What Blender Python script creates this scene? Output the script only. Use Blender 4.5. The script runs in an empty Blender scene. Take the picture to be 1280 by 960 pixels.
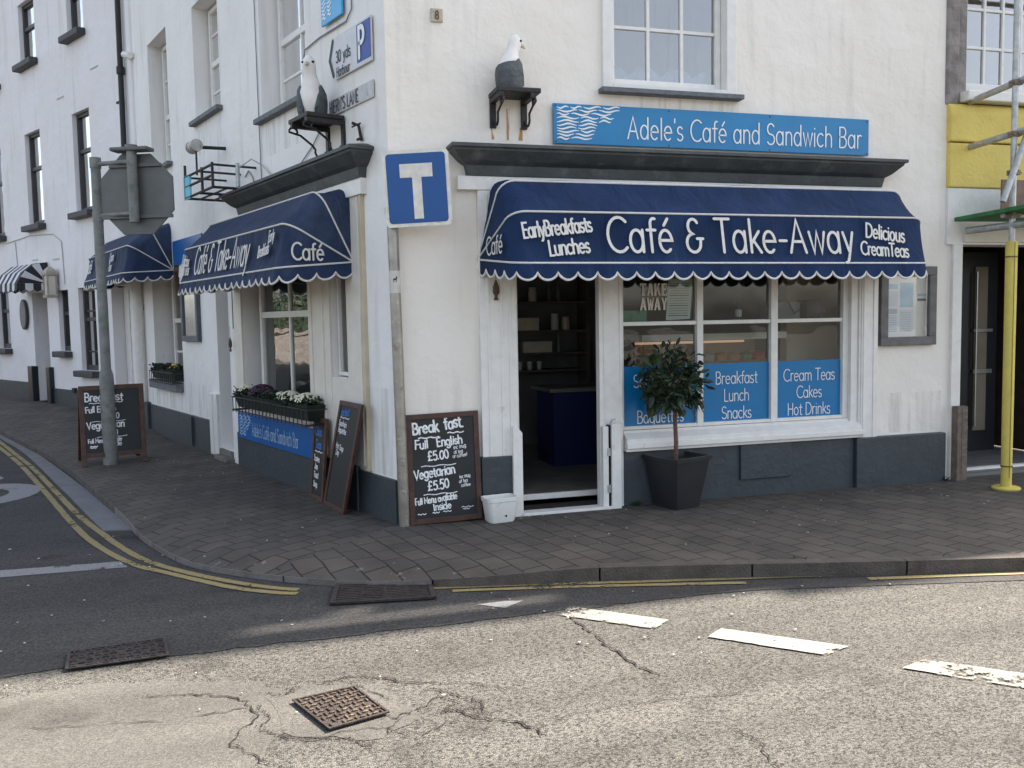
import bpy, bmesh, math, random
from mathutils import Vector, Matrix
R = math.radians
rnd = random.Random(7)
S = bpy.context.scene
COL = S.collection

# ------------------------------------------------------------------ camera, sky, sun, exposure
cam_d = bpy.data.cameras.new('camera'); cam = bpy.data.objects.new('camera', cam_d); COL.objects.link(cam)
cam_d.sensor_width = 36; cam_d.lens = 36 * 1100 / 1280; cam_d.clip_start = .05; cam_d.clip_end = 500
rt, up, fw = Vector((.9602, -.2788, -.018)), Vector((.0378, .0658, .9971)), Vector((.2768, .9581, -.0737))
m = Matrix((rt, up, -fw)).transposed().to_4x4(); m.translation = (-.9572, -6.4132, 1.5)
cam.matrix_world = m
S.camera = cam
SUN_EL, SUN_AZ = R(48), math.atan2(.96, .28)          # azimuth measured from +Y towards +X
W = bpy.data.worlds.new('World'); S.world = W; W.use_nodes = True
nt = W.node_tree; sky = nt.nodes.new('ShaderNodeTexSky'); sky.sky_type = 'NISHITA'; sky.sun_disc = False
sky.sun_elevation = SUN_EL; sky.sun_rotation = SUN_AZ; sky.air_density = 1.0; sky.dust_density = 3.0; sky.ozone_density = .3
bg = nt.nodes['Background']; bg.inputs['Strength'].default_value = .105
hs = nt.nodes.new('ShaderNodeHueSaturation'); hs.inputs['Saturation'].default_value = .62     # desaturated, paler sky so white walls turn less blue
nt.links.new(sky.outputs[0], hs.inputs['Color']); nt.links.new(hs.outputs[0], bg.inputs['Color'])
sd = bpy.data.lights.new('sun', 'SUN'); sd.energy = 5.0; sd.angle = R(.9); sd.color = (1, .90, .775)
so = bpy.data.objects.new('sun', sd); COL.objects.link(so)
sdir = Vector((math.sin(SUN_AZ) * math.cos(SUN_EL), math.cos(SUN_AZ) * math.cos(SUN_EL), math.sin(SUN_EL)))
so.rotation_euler = sdir.to_track_quat('Z', 'Y').to_euler(); so.location = (12, 6, 18)
S.view_settings.view_transform = 'Standard'; S.view_settings.look = 'None'
S.view_settings.exposure = 1.95; S.view_settings.gamma = 1
S.render.engine = 'CYCLES'
S.cycles.use_denoising = True; S.cycles.max_bounces = 8; S.cycles.transparent_max_bounces = 12

# ------------------------------------------------------------------ frames of the three house fronts
class Frame:
    def __init__(s, p0, u, n): s.p0, s.u, s.n = Vector(p0), Vector(u), Vector(n)
    def P(s, u, o, z): return s.p0 + s.u * u + s.n * o + Vector((0, 0, z))
DL, NL = Vector((-.3309, .9437, 0)), Vector((-.9437, -.3309, 0))
DF, NF = Vector((-.5134, .8581, 0)), Vector((-.8581, -.5134, 0))
FR = Frame((0, 0, 0), (1, 0, 0), (0, -1, 0))
LF = Frame((0, 0, 0), DL, NL)
FA = Frame(DL * 7.7, DF, NF)
WD = Frame((0, 0, 0), (1, 0, 0), (0, 1, 0))              # plain world: u = x, o = y

def rise(x, y):                                          # the lane climbs a little past the corner
    t = min(1, max(0, (y - 5.5) / 4.5)); return .2 * t * t * (3 - 2 * t)

# ------------------------------------------------------------------ materials
MATS = {}
def mat(name, col, rough=.6, var=.0, scale=6., bump=0., bscale=40., metal=0., dirt=None, dscale=2.5, dlo=.55, dhi=.75, spec=.5, detail=6.):
    if name in MATS: return MATS[name]
    M = bpy.data.materials.new(name); M.use_nodes = True; N = M.node_tree; L = N.links
    b = N.nodes['Principled BSDF']; b.inputs['Roughness'].default_value = rough; b.inputs['Metallic'].default_value = metal
    b.inputs['Specular IOR Level'].default_value = spec
    tc = N.nodes.new('ShaderNodeTexCoord'); out = None
    c = (*col, 1)
    if var:
        n = N.nodes.new('ShaderNodeTexNoise'); n.inputs['Scale'].default_value = scale; n.inputs['Detail'].default_value = detail
        L.new(tc.outputs['Object'], n.inputs['Vector'])
        r = N.nodes.new('ShaderNodeValToRGB'); r.color_ramp.elements[0].position = .3; r.color_ramp.elements[1].position = .7
        r.color_ramp.elements[0].color = (*[max(0, v * (1 - var)) for v in col], 1); r.color_ramp.elements[1].color = (*[min(1, v * (1 + var)) for v in col], 1)
        L.new(n.outputs['Fac'], r.inputs['Fac']); out = r.outputs['Color']
    if dirt:
        n = N.nodes.new('ShaderNodeTexNoise'); n.inputs['Scale'].default_value = dscale; n.inputs['Detail'].default_value = 9; n.inputs['Roughness'].default_value = .7
        L.new(tc.outputs['Object'], n.inputs['Vector'])
        r = N.nodes.new('ShaderNodeMapRange'); r.inputs['From Min'].default_value = dlo; r.inputs['From Max'].default_value = dhi
        L.new(n.outputs['Fac'], r.inputs['Value'])
        mx = N.nodes.new('ShaderNodeMix'); mx.data_type = 'RGBA'; L.new(r.outputs['Result'], mx.inputs['Factor'])
        if out: L.new(out, mx.inputs['A'])
        else: mx.inputs['A'].default_value = c
        mx.inputs['B'].default_value = (*dirt, 1); out = mx.outputs['Result']
    if out: L.new(out, b.inputs['Base Color'])
    else: b.inputs['Base Color'].default_value = c
    if bump:
        n = N.nodes.new('ShaderNodeTexNoise'); n.inputs['Scale'].default_value = bscale; n.inputs['Detail'].default_value = 5
        L.new(tc.outputs['Object'], n.inputs['Vector'])
        bp = N.nodes.new('ShaderNodeBump'); bp.inputs['Strength'].default_value = min(1, bump); bp.inputs['Distance'].default_value = .02 * max(1, bump)
        L.new(n.outputs['Fac'], bp.inputs['Height']); L.new(bp.outputs['Normal'], b.inputs['Normal'])
    MATS[name] = M; return M

def wall_mat(name, col):
    M = bpy.data.materials.new(name); M.use_nodes = True; N = M.node_tree; L = N.links; b = N.nodes['Principled BSDF']
    b.inputs['Roughness'].default_value = .75; tc = N.nodes.new('ShaderNodeTexCoord')
    def noise(s, d=6, r=.55):
        n = N.nodes.new('ShaderNodeTexNoise'); n.inputs['Scale'].default_value = s; n.inputs['Detail'].default_value = d; n.inputs['Roughness'].default_value = r
        L.new(tc.outputs['Object'], n.inputs['Vector']); return n.outputs['Fac']
    def rng(f, lo, hi, a=0, z=1):
        r = N.nodes.new('ShaderNodeMapRange'); r.inputs['From Min'].default_value = lo; r.inputs['From Max'].default_value = hi
        r.inputs['To Min'].default_value = a; r.inputs['To Max'].default_value = z; L.new(f, r.inputs['Value']); return r.outputs['Result']
    def mix(f, a, c):
        mx = N.nodes.new('ShaderNodeMix'); mx.data_type = 'RGBA'; L.new(f, mx.inputs['Factor'])
        (L.new(a, mx.inputs['A']) if not isinstance(a, tuple) else setattr(mx.inputs['A'], 'default_value', a)); mx.inputs['B'].default_value = c; return mx.outputs['Result']
    c0 = mix(rng(noise(1.1), .35, .7), (*col, 1), (col[0] * .93, col[1] * .92, col[2] * .89, 1))
    c1 = mix(rng(noise(9, 8, .7), .64, .78, 0, .5), c0, (.42, .4, .36, 1))
    mp = N.nodes.new('ShaderNodeMapping'); mp.inputs['Scale'].default_value = (7, 7, .7); L.new(tc.outputs['Object'], mp.inputs['Vector'])
    st = N.nodes.new('ShaderNodeTexNoise'); st.inputs['Scale'].default_value = 1; st.inputs['Detail'].default_value = 7; L.new(mp.outputs[0], st.inputs['Vector'])
    c2 = mix(rng(st.outputs['Fac'], .56, .8, 0, .5), c1, (.5, .48, .43, 1))
    L.new(c2, b.inputs['Base Color'])
    ad = N.nodes.new('ShaderNodeMath'); ad.operation = 'MULTIPLY_ADD'; L.new(noise(2.3, 4), ad.inputs[0]); ad.inputs[1].default_value = 1.; L.new(rng(noise(38, 4), 0, 1, 0, .05), ad.inputs[2])
    bp = N.nodes.new('ShaderNodeBump'); bp.inputs['Strength'].default_value = .55; bp.inputs['Distance'].default_value = .06
    L.new(ad.outputs[0], bp.inputs['Height']); L.new(bp.outputs['Normal'], b.inputs['Normal']); MATS[name] = M; return M

def glass_mat(name, tint=(.85, .9, .9), refl=1.0):
    M = bpy.data.materials.new(name); M.use_nodes = True; N = M.node_tree; L = N.links; N.nodes.remove(N.nodes['Principled BSDF'])
    t = N.nodes.new('ShaderNodeBsdfTransparent'); t.inputs[0].default_value = (*tint, 1)
    g = N.nodes.new('ShaderNodeBsdfGlossy'); g.inputs['Roughness'].default_value = .01
    f = N.nodes.new('ShaderNodeFresnel'); f.inputs['IOR'].default_value = 1.5
    mm = N.nodes.new('ShaderNodeMath'); mm.operation = 'MULTIPLY_ADD'; mm.use_clamp = True; mm.inputs[1].default_value = 1.6 * refl; mm.inputs[2].default_value = .04 * refl
    L.new(f.outputs[0], mm.inputs[0]); x = N.nodes.new('ShaderNodeMixShader'); L.new(mm.outputs[0], x.inputs[0]); L.new(t.outputs[0], x.inputs[1]); L.new(g.outputs[0], x.inputs[2])
    tc = N.nodes.new('ShaderNodeTexCoord'); n = N.nodes.new('ShaderNodeTexNoise'); n.inputs['Scale'].default_value = 1.7; L.new(tc.outputs['Object'], n.inputs['Vector'])
    bp = N.nodes.new('ShaderNodeBump'); bp.inputs['Strength'].default_value = .25; bp.inputs['Distance'].default_value = .02; L.new(n.outputs['Fac'], bp.inputs['Height']); L.new(bp.outputs['Normal'], g.inputs['Normal'])
    L.new(x.outputs[0], N.nodes['Material Output'].inputs['Surface']); MATS[name] = M; return M

def paving_mat(name, ang, bw=.215, bh=.158, tone=(.066, .058, .049)):
    M = bpy.data.materials.new(name); M.use_nodes = True; N = M.node_tree; L = N.links; b = N.nodes['Principled BSDF']; b.inputs['Roughness'].default_value = .85
    tc = N.nodes.new('ShaderNodeTexCoord'); mp = N.nodes.new('ShaderNodeMapping'); mp.inputs['Rotation'].default_value = (0, 0, -ang)
    L.new(tc.outputs['Object'], mp.inputs['Vector'])
    wn = N.nodes.new('ShaderNodeTexNoise'); wn.inputs['Scale'].default_value = 1.2; L.new(tc.outputs['Object'], wn.inputs['Vector'])
    wa = N.nodes.new('ShaderNodeMix'); wa.data_type = 'RGBA'; wa.blend_type = 'LINEAR_LIGHT'; wa.inputs['Factor'].default_value = .05
    L.new(mp.outputs[0], wa.inputs['A']); L.new(wn.outputs['Color'], wa.inputs['B'])
    br = N.nodes.new('ShaderNodeTexBrick'); L.new(wa.outputs['Result'], br.inputs['Vector']); br.inputs['Scale'].default_value = 1
    br.inputs['Brick Width'].default_value = bw; br.inputs['Row Height'].default_value = bh; br.inputs['Mortar Size'].default_value = .006; br.inputs['Mortar Smooth'].default_value = .4
    br.inputs['Color1'].default_value = (*[v * .84 for v in tone], 1); br.inputs['Color2'].default_value = (tone[0] * 1.2, tone[1] * 1.13, tone[2] * 1.08, 1); br.inputs['Mortar'].default_value = (.008, .007, .006, 1)
    n = N.nodes.new('ShaderNodeTexNoise'); n.inputs['Scale'].default_value = 2.2; n.inputs['Detail'].default_value = 8; L.new(tc.outputs['Object'], n.inputs['Vector'])
    r = N.nodes.new('ShaderNodeMapRange'); r.inputs['From Min'].default_value = .3; r.inputs['From Max'].default_value = .72; r.inputs['To Min'].default_value = .7; r.inputs['To Max'].default_value = 1.35; L.new(n.outputs['Fac'], r.inputs['Value'])
    mu = N.nodes.new('ShaderNodeMix'); mu.data_type = 'RGBA'; mu.blend_type = 'MULTIPLY'; mu.inputs['Factor'].default_value = 1; L.new(br.outputs['Color'], mu.inputs['A']); L.new(r.outputs['Result'], mu.inputs['B'])
    # pale chewing-gum spots and lichen
    v = N.nodes.new('ShaderNodeTexNoise'); v.inputs['Scale'].default_value = 14; v.inputs['Detail'].default_value = 4; L.new(tc.outputs['Object'], v.inputs['Vector'])
    r2 = N.nodes.new('ShaderNodeMapRange'); r2.inputs['From Min'].default_value = .67; r2.inputs['From Max'].default_value = .74; r2.inputs['To Max'].default_value = .75; L.new(v.outputs['Fac'], r2.inputs['Value'])
    m2 = N.nodes.new('ShaderNodeMix'); m2.data_type = 'RGBA'; L.new(r2.outputs['Result'], m2.inputs['Factor']); L.new(mu.outputs['Result'], m2.inputs['A']); m2.inputs['B'].default_value = (.2, .18, .16, 1)
    L.new(m2.outputs['Result'], b.inputs['Base Color'])
    f = N.nodes.new('ShaderNodeTexNoise'); f.inputs['Scale'].default_value = 60; L.new(tc.outputs['Object'], f.inputs['Vector'])
    ad = N.nodes.new('ShaderNodeMath'); ad.operation = 'MULTIPLY_ADD'; ad.inputs[1].default_value = -1.2; L.new(br.outputs['Fac'], ad.inputs[0])
    sc = N.nodes.new('ShaderNodeMath'); sc.operation = 'MULTIPLY'; sc.inputs[1].default_value = .5; L.new(f.outputs['Fac'], sc.inputs[0]); L.new(sc.outputs[0], ad.inputs[2])
    bp = N.nodes.new('ShaderNodeBump'); bp.inputs['Strength'].default_value = .6; bp.inputs['Distance'].default_value = .012; L.new(ad.outputs[0], bp.inputs['Height']); L.new(bp.outputs['Normal'], b.inputs['Normal'])
    MATS[name] = M; return M

def asphalt_mat(name, dark, light, sc=90., amount=.5, bump=.6, patch=.25):
    M = bpy.data.materials.new(name); M.use_nodes = True; N = M.node_tree; L = N.links; b = N.nodes['Principled BSDF']; b.inputs['Roughness'].default_value = .9; b.inputs['Specular IOR Level'].default_value = .25
    tc = N.nodes.new('ShaderNodeTexCoord')
    v = N.nodes.new('ShaderNodeTexVoronoi'); v.inputs['Scale'].default_value = sc; L.new(tc.outputs['Object'], v.inputs['Vector'])
    n = N.nodes.new('ShaderNodeTexNoise'); n.inputs['Scale'].default_value = sc * .45; n.inputs['Detail'].default_value = 6; n.inputs['Roughness'].default_value = .75; L.new(tc.outputs['Object'], n.inputs['Vector'])
    bw = N.nodes.new('ShaderNodeSeparateColor'); L.new(v.outputs['Color'], bw.inputs[0])
    a = N.nodes.new('ShaderNodeMath'); a.operation = 'MULTIPLY_ADD'; a.inputs[1].default_value = .45; L.new(bw.outputs[0], a.inputs[0])
    a2 = N.nodes.new('ShaderNodeMath'); a2.operation = 'MULTIPLY'; a2.inputs[1].default_value = .8; L.new(n.outputs['Fac'], a2.inputs[0]); L.new(a2.outputs[0], a.inputs[2])
    big = N.nodes.new('ShaderNodeTexNoise'); big.inputs['Scale'].default_value = 1.3; big.inputs['Detail'].default_value = 5; L.new(tc.outputs['Object'], big.inputs['Vector'])
    a3 = N.nodes.new('ShaderNodeMath'); a3.operation = 'MULTIPLY_ADD'; a3.inputs[1].default_value = patch; L.new(big.outputs['Fac'], a3.inputs[0]); L.new(a.outputs[0], a3.inputs[2])
    r = N.nodes.new('ShaderNodeValToRGB'); e = r.color_ramp.elements; e[0].position = .36 + patch * .4; e[0].color = (*dark, 1); e[1].position = .36 + patch * .4 + amount; e[1].color = (*light, 1)
    L.new(a3.outputs[0], r.inputs['Fac'])
    mp = N.nodes.new('ShaderNodeMapping'); mp.inputs['Rotation'].default_value = (0, 0, .25); mp.inputs['Scale'].default_value = (.35, 2.4, 1); L.new(tc.outputs['Object'], mp.inputs[0])
    w = N.nodes.new('ShaderNodeTexNoise'); w.inputs['Scale'].default_value = 1.1; w.inputs['Detail'].default_value = 6; L.new(mp.outputs[0], w.inputs['Vector'])
    wr = N.nodes.new('ShaderNodeMapRange'); wr.inputs['From Min'].default_value = .35; wr.inputs['From Max'].default_value = .65; wr.inputs['To Min'].default_value = .80; wr.inputs['To Max'].default_value = 1.1; L.new(w.outputs['Fac'], wr.inputs['Value'])
    st = N.nodes.new('ShaderNodeTexNoise'); st.inputs['Scale'].default_value = 2.6; st.inputs['Detail'].default_value = 7; L.new(tc.outputs['Object'], st.inputs['Vector'])
    sr = N.nodes.new('ShaderNodeMapRange'); sr.inputs['From Min'].default_value = .60; sr.inputs['From Max'].default_value = .74; sr.inputs['To Min'].default_value = 1; sr.inputs['To Max'].default_value = .62; L.new(st.outputs['Fac'], sr.inputs['Value'])
    gs = N.nodes.new('ShaderNodeTexNoise'); gs.inputs['Scale'].default_value = 21; gs.inputs['Detail'].default_value = 2; L.new(tc.outputs['Object'], gs.inputs['Vector'])
    gr = N.nodes.new('ShaderNodeMapRange'); gr.inputs['From Min'].default_value = .74; gr.inputs['From Max'].default_value = .78; gr.inputs['To Min'].default_value = 1; gr.inputs['To Max'].default_value = 1.9; L.new(gs.outputs['Fac'], gr.inputs['Value'])
    k1 = N.nodes.new('ShaderNodeMath'); k1.operation = 'MULTIPLY'; L.new(wr.outputs['Result'], k1.inputs[0]); L.new(sr.outputs['Result'], k1.inputs[1])
    k2 = N.nodes.new('ShaderNodeMath'); k2.operation = 'MULTIPLY'; L.new(k1.outputs[0], k2.inputs[0]); L.new(gr.outputs['Result'], k2.inputs[1])
    mu = N.nodes.new('ShaderNodeMix'); mu.data_type = 'RGBA'; mu.blend_type = 'MULTIPLY'; mu.inputs['Factor'].default_value = 1; L.new(r.outputs['Color'], mu.inputs['A']); L.new(k2.outputs[0], mu.inputs['B']); L.new(mu.outputs['Result'], b.inputs['Base Color'])
    dd = N.nodes.new('ShaderNodeMath'); dd.operation = 'MULTIPLY_ADD'; dd.inputs[1].default_value = -.8; L.new(v.outputs['Distance'], dd.inputs[0]); L.new(a.outputs[0], dd.inputs[2])
    bp = N.nodes.new('ShaderNodeBump'); bp.inputs['Strength'].default_value = bump; bp.inputs['Distance'].default_value = .008; L.new(dd.outputs[0], bp.inputs['Height']); L.new(bp.outputs['Normal'], b.inputs['Normal'])
    MATS[name] = M; return M

def worn_paint(name, col, lo=.42, hi=.5, sc=26.):
    M = bpy.data.materials.new(name); M.use_nodes = True; N = M.node_tree; L = N.links; b = N.nodes['Principled BSDF']; b.inputs['Roughness'].default_value = .75
    tc = N.nodes.new('ShaderNodeTexCoord'); n = N.nodes.new('ShaderNodeTexNoise'); n.inputs['Scale'].default_value = sc; n.inputs['Detail'].default_value = 9; n.inputs['Roughness'].default_value = .72; L.new(tc.outputs['Object'], n.inputs['Vector'])
    n2 = N.nodes.new('ShaderNodeTexNoise'); n2.inputs['Scale'].default_value = 3.1; L.new(tc.outputs['Object'], n2.inputs['Vector'])
    a = N.nodes.new('ShaderNodeMath'); a.operation = 'MULTIPLY_ADD'; a.inputs[1].default_value = .5; L.new(n2.outputs['Fac'], a.inputs[0]); 
    a2 = N.nodes.new('ShaderNodeMath'); a2.operation = 'MULTIPLY'; a2.inputs[1].default_value = .55; L.new(n.outputs['Fac'], a2.inputs[0]); L.new(a2.outputs[0], a.inputs[2])
    r = N.nodes.new('ShaderNodeMapRange'); r.inputs['From Min'].default_value = lo; r.inputs['From Max'].default_value = hi; L.new(a.outputs[0], r.inputs['Value'])
    t = N.nodes.new('ShaderNodeBsdfTransparent'); x = N.nodes.new('ShaderNodeMixShader'); L.new(r.outputs['Result'], x.inputs[0]); L.new(t.outputs[0], x.inputs[1]); L.new(b.outputs[0], x.inputs[2])
    n3 = N.nodes.new('ShaderNodeTexNoise'); n3.inputs['Scale'].default_value = 70; L.new(tc.outputs['Object'], n3.inputs['Vector'])
    cr = N.nodes.new('ShaderNodeValToRGB'); cr.color_ramp.elements[0].color = (*[v * .72 for v in col], 1); cr.color_ramp.elements[1].color = (*col, 1); cr.color_ramp.elements[0].position = .3; cr.color_ramp.elements[1].position = .6
    L.new(n3.outputs['Fac'], cr.inputs['Fac']); L.new(cr.outputs['Color'], b.inputs['Base Color'])
    L.new(x.outputs[0], N.nodes['Material Output'].inputs['Surface']); MATS[name] = M; return M

def stain_mat(name, col, lo, hi, stretch=(30, 30, 3), cap=1.):
    M = bpy.data.materials.new(name); M.use_nodes = True; N = M.node_tree; L = N.links; b = N.nodes['Principled BSDF']; b.inputs['Roughness'].default_value = .8; b.inputs['Base Color'].default_value = (*col, 1)
    tc = N.nodes.new('ShaderNodeTexCoord'); mp = N.nodes.new('ShaderNodeMapping'); mp.inputs['Scale'].default_value = stretch; L.new(tc.outputs['Object'], mp.inputs[0])
    n = N.nodes.new('ShaderNodeTexNoise'); n.inputs['Scale'].default_value = 1; n.inputs['Detail'].default_value = 6; L.new(mp.outputs[0], n.inputs['Vector'])
    r = N.nodes.new('ShaderNodeMapRange'); r.inputs['From Min'].default_value = lo; r.inputs['From Max'].default_value = hi; r.inputs['To Max'].default_value = cap; L.new(n.outputs['Fac'], r.inputs['Value'])
    t = N.nodes.new('ShaderNodeBsdfTransparent'); x = N.nodes.new('ShaderNodeMixShader'); L.new(r.outputs['Result'], x.inputs[0]); L.new(t.outputs[0], x.inputs[1]); L.new(b.outputs[0], x.inputs[2]); L.new(x.outputs[0], N.nodes['Material Output'].inputs['Surface'])
    MATS[name] = M; return M

def emit_mat(name, col, st):
    M = bpy.data.materials.new(name); M.use_nodes = True; b = M.node_tree.nodes['Principled BSDF']; b.inputs['Base Color'].default_value = (*col, 1)
    b.inputs['Emission Color'].default_value = (*col, 1); b.inputs['Emission Strength'].default_value = st; MATS[name] = M; return M

WALL = wall_mat('white_render_warm_bounce', (.85, .80, .73)); WALLS = wall_mat('white_render_lane_shade', (.83, .81, .785))  # same white paint; warm bounce light tinted into the front, lane copy more neutral
WALLF = wall_mat('white_render_sky_tint', (.79, .765, .775))  # bluish sky light tinted into the far white
TRIM = mat('white_gloss_paint', (.76, .74, .70), .4, .06, 12, .12, 30, dirt=(.45, .42, .36), dlo=.62, dhi=.85, dscale=7)
CREAM = mat('cream_paint', (.70, .66, .58), .45, .05, 8, .1, 30)
GREY = mat('slate_grey_paint', (.040, .050, .057), .5, .12, 7, .25, 25, dirt=(.14, .15, .15), dlo=.62, dhi=.85, dscale=6)
SILLG = mat('grey_stone_sill', (.13, .14, .15), .7, .2, 20, .4, 40)
DARKSILL = mat('dark_sill_paint', (.045, .042, .045), .6, .25, 15, .3, 40)
BLACKW = mat('black_window_paint', (.022, .02, .022), .45, .2, 10)
def wrinkle(M):
    N = M.node_tree; L = N.links; b = N.nodes['Principled BSDF']; tc = N.nodes.new('ShaderNodeTexCoord'); mp = N.nodes.new('ShaderNodeMapping'); mp.inputs['Scale'].default_value = (5, 5, 1.6); mp.inputs['Rotation'].default_value = (0, .5, .3); L.new(tc.outputs['Object'], mp.inputs[0])
    n = N.nodes.new('ShaderNodeTexNoise'); n.inputs['Scale'].default_value = 1; n.inputs['Detail'].default_value = 4; n.inputs['Distortion'].default_value = .8; L.new(mp.outputs[0], n.inputs['Vector'])
    bp = N.nodes.new('ShaderNodeBump'); bp.inputs['Strength'].default_value = .8; bp.inputs['Distance'].default_value = .05; L.new(n.outputs['Fac'], bp.inputs['Height']); L.new(bp.outputs['Normal'], b.inputs['Normal']); return M
NAVY = mat('navy_canvas', (.010, .027, .076), .85, .22, 3, .25, 220, spec=.2, dirt=(.02, .038, .088), dlo=.5, dhi=.8, dscale=1.6)
NAVYL = mat('weathered_navy_canvas', (.012, .026, .068), .8, .25, 3, .25, 220, spec=.35, dirt=(.05, .07, .12), dlo=.5, dhi=.8, dscale=2)
wrinkle(NAVY); wrinkle(NAVYL)
PIPING = mat('white_piping', (.62, .60, .55), .7, .1, 30)
SKYB = mat('bright_blue_board', (.004, .19, .42), .3, .07, 4, .04, 20)
SKYB2 = mat('deep_blue_board', (.004, .10, .33), .35, .08, 5)
VINYL = mat('blue_window_vinyl', (.004, .17, .40), .25, .04, 4)
WHITEL = mat('white_lettering', (.80, .80, .78), .5)
SIGNBL = mat('traffic_sign_blue', (.0, .066, .25), .35, .06, 6, .05, 30)
SIGNW = mat('traffic_sign_white', (.68, .65, .58), .45, .12, 18, dirt=(.25, .2, .13), dlo=.6, dhi=.75, dscale=22)
GALV = mat('galvanised_steel', (.42, .43, .42), .45, .22, 22, .1, 60, metal=.6)
POLEM = mat('weathered_pole_paint', (.34, .32, .285), .36, .2, 9, .2, 60, metal=.65, dirt=(.14, .11, .08), dlo=.55, dhi=.8, dscale=12)
GREYSIGN = mat('grey_sign_backing', (.12, .125, .12), .55, .12, 6, .1, 40, metal=.2)
BLACKB = mat('chalkboard_black', (.012, .013, .014), .55, .3, 5)
CHALK = mat('white_chalk_ink', (.80, .80, .78), .9, .3, 90)
CHALKB = mat('blue_chalk_ink', (.05, .19, .52), .9, .3, 90)
WOODR = mat('stained_red_wood', (.060, .024, .016), .5, .35, 14, .2, 60)
WOODB = mat('stained_brown_wood', (.075, .034, .02), .55, .35, 14, .2, 60)
WOODP = mat('pale_plywood', (.36, .24, .13), .6, .2, 14, .15, 60)
WOODG = mat('weathered_grey_wood', (.16, .125, .10), .85, .3, 18, .5, 60)
IRON = mat('black_wrought_iron', (.014, .012, .012), .55, .4, 20, .3, 50, dirt=(.05, .024, .012), dlo=.55, dhi=.7, dscale=14)
GULLW = mat('gull_white_paint', (.80, .765, .715), .6, .06, 12, .2, 30)
GULLG = mat('gull_grey_paint', (.075, .085, .09), .7, .3, 14, .5, 40)
PLASTIC = mat('planter_black_plastic', (.016, .018, .021), .5, .15, 8, .15, 120)
TUBW = mat('white_plastic_tub', (.72, .72, .68), .4, .05, 12, dirt=(.4, .38, .32), dlo=.55, dhi=.8, dscale=14)
SOIL = mat('potting_soil', (.03, .022, .016), .95, .4, 40, .9, 60)
BARK = mat('brown_bark', (.13, .07, .05), .85, .3, 30, .5, 60)
YELLOW = mat('yellow_wall_paint', (.68, .53, .13), .7, .06, 3, .3, 30, dirt=(.5, .36, .06), dlo=.52, dhi=.8)
FOAM = mat('yellow_foam_sleeve', (.60, .49, .10), .6, .08, 16, .15, 60, dirt=(.35, .26, .05), dlo=.6, dhi=.75, dscale=20)
STONE = mat('grey_brown_rubble', (.23, .205, .19), .9, .35, 7, 1.0, 16)
PLY = mat('brown_plywood_sheet', (.20, .12, .09), .75, .2, 9, .2, 50)
GREENP = mat('green_painted_plank', (.025, .15, .04), .6, .25, 14, .2, 40)
DOORB = mat('black_door_paint', (.012, .014, .018), .35, .2, 8)
DARKB = mat('dark_brown_panel', (.05, .035, .025), .6, .2, 8)
SLATE = mat('roof_slate', (.07, .07, .078), .8, .3, 9, .5, 20)
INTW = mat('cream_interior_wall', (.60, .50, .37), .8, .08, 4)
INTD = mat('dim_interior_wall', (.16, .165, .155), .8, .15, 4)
FLOORI = mat('dark_shop_floor', (.16, .145, .125), .6, .3, 6)
COUNTB = mat('blue_counter_panel', (.006, .012, .075), .4, .1, 4)
WICKER = mat('brown_wicker', (.22, .10, .035), .8, .45, 60, .9, 90)
SHELFW = mat('dark_shelf_board', (.13, .11, .10), .6, .2, 10)
BOXW = mat('pale_cardboard', (.7, .62, .5), .8, .1, 10)
CHINA = mat('white_china', (.6, .6, .58), .25)
STEEL = mat('brushed_steel', (.45, .45, .45), .3, .1, 10, metal=.9)
PAPER = mat('white_paper', (.70, .70, .69), .7, .03, 6)
PINKP = mat('pale_blue_print', (.30, .48, .60), .7, .1, 12)
CAST = mat('rusty_cast_iron', (.07, .05, .036), .65, .4, 24, .6, 60, metal=.3, dirt=(.17, .125, .085), dlo=.5, dhi=.65, dscale=14)
CASTD = mat('dark_cast_iron', (.05, .04, .036), .6, .4, 24, .5, 60, metal=.4)
PIT = mat('black_pit', (.007, .004, .004), .95)
KERB = mat('granite_kerb', (.085, .072, .06), .85, .25, 9, .6, 70, dirt=(.04, .034, .028), dlo=.5, dhi=.75, dscale=5)
KERBL = mat('pale_concrete_kerb', (.165, .155, .142), .85, .18, 9, .5, 70, dirt=(.07, .06, .055), dlo=.5, dhi=.75, dscale=5)
GUTTER = mat('smooth_concrete_slab', (.135, .135, .143), .8, .14, 5, .3, 60)
GLASS = glass_mat('window_glass')
GLASSD = glass_mat('upper_window_glass', (.8, .85, .9), 3.0)
GLASSM = glass_mat('menu_case_glass', (.95, .95, .95), .5)
LEAF = mat('bay_leaf_green', (.011, .026, .010), .5, .55, 9)
LEAFD = mat('dark_leaf_green', (.014, .032, .012), .6, .5, 20)
LEAF.node_tree.nodes['Color Ramp'].color_ramp.elements[1].color = (.034, .062, .022, 1)
FLW = mat('cream_petals', (.72, .69, .52), .7, .15, 60)
FLP = mat('purple_petals', (.05, .012, .04), .7, .3, 60)
FLR = mat('red_petals', (.30, .04, .025), .7, .3, 60)
FLY = mat('yellow_petals', (.6, .48, .08), .7, .2, 60)
CURT = mat('white_net_curtain', (.72, .74, .76), .9, .08, 20)
STRW = mat('awning_white_stripe', (.62, .63, .65), .7, .06, 10)
STRB = mat('awning_black_stripe', (.018, .018, .022), .7, .1, 10)
AMBER = emit_mat('amber_glow', (1, .42, .12), .7)
WARMTUBE = emit_mat('orange_tube_light', (1, .6, .38), .11)

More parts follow.
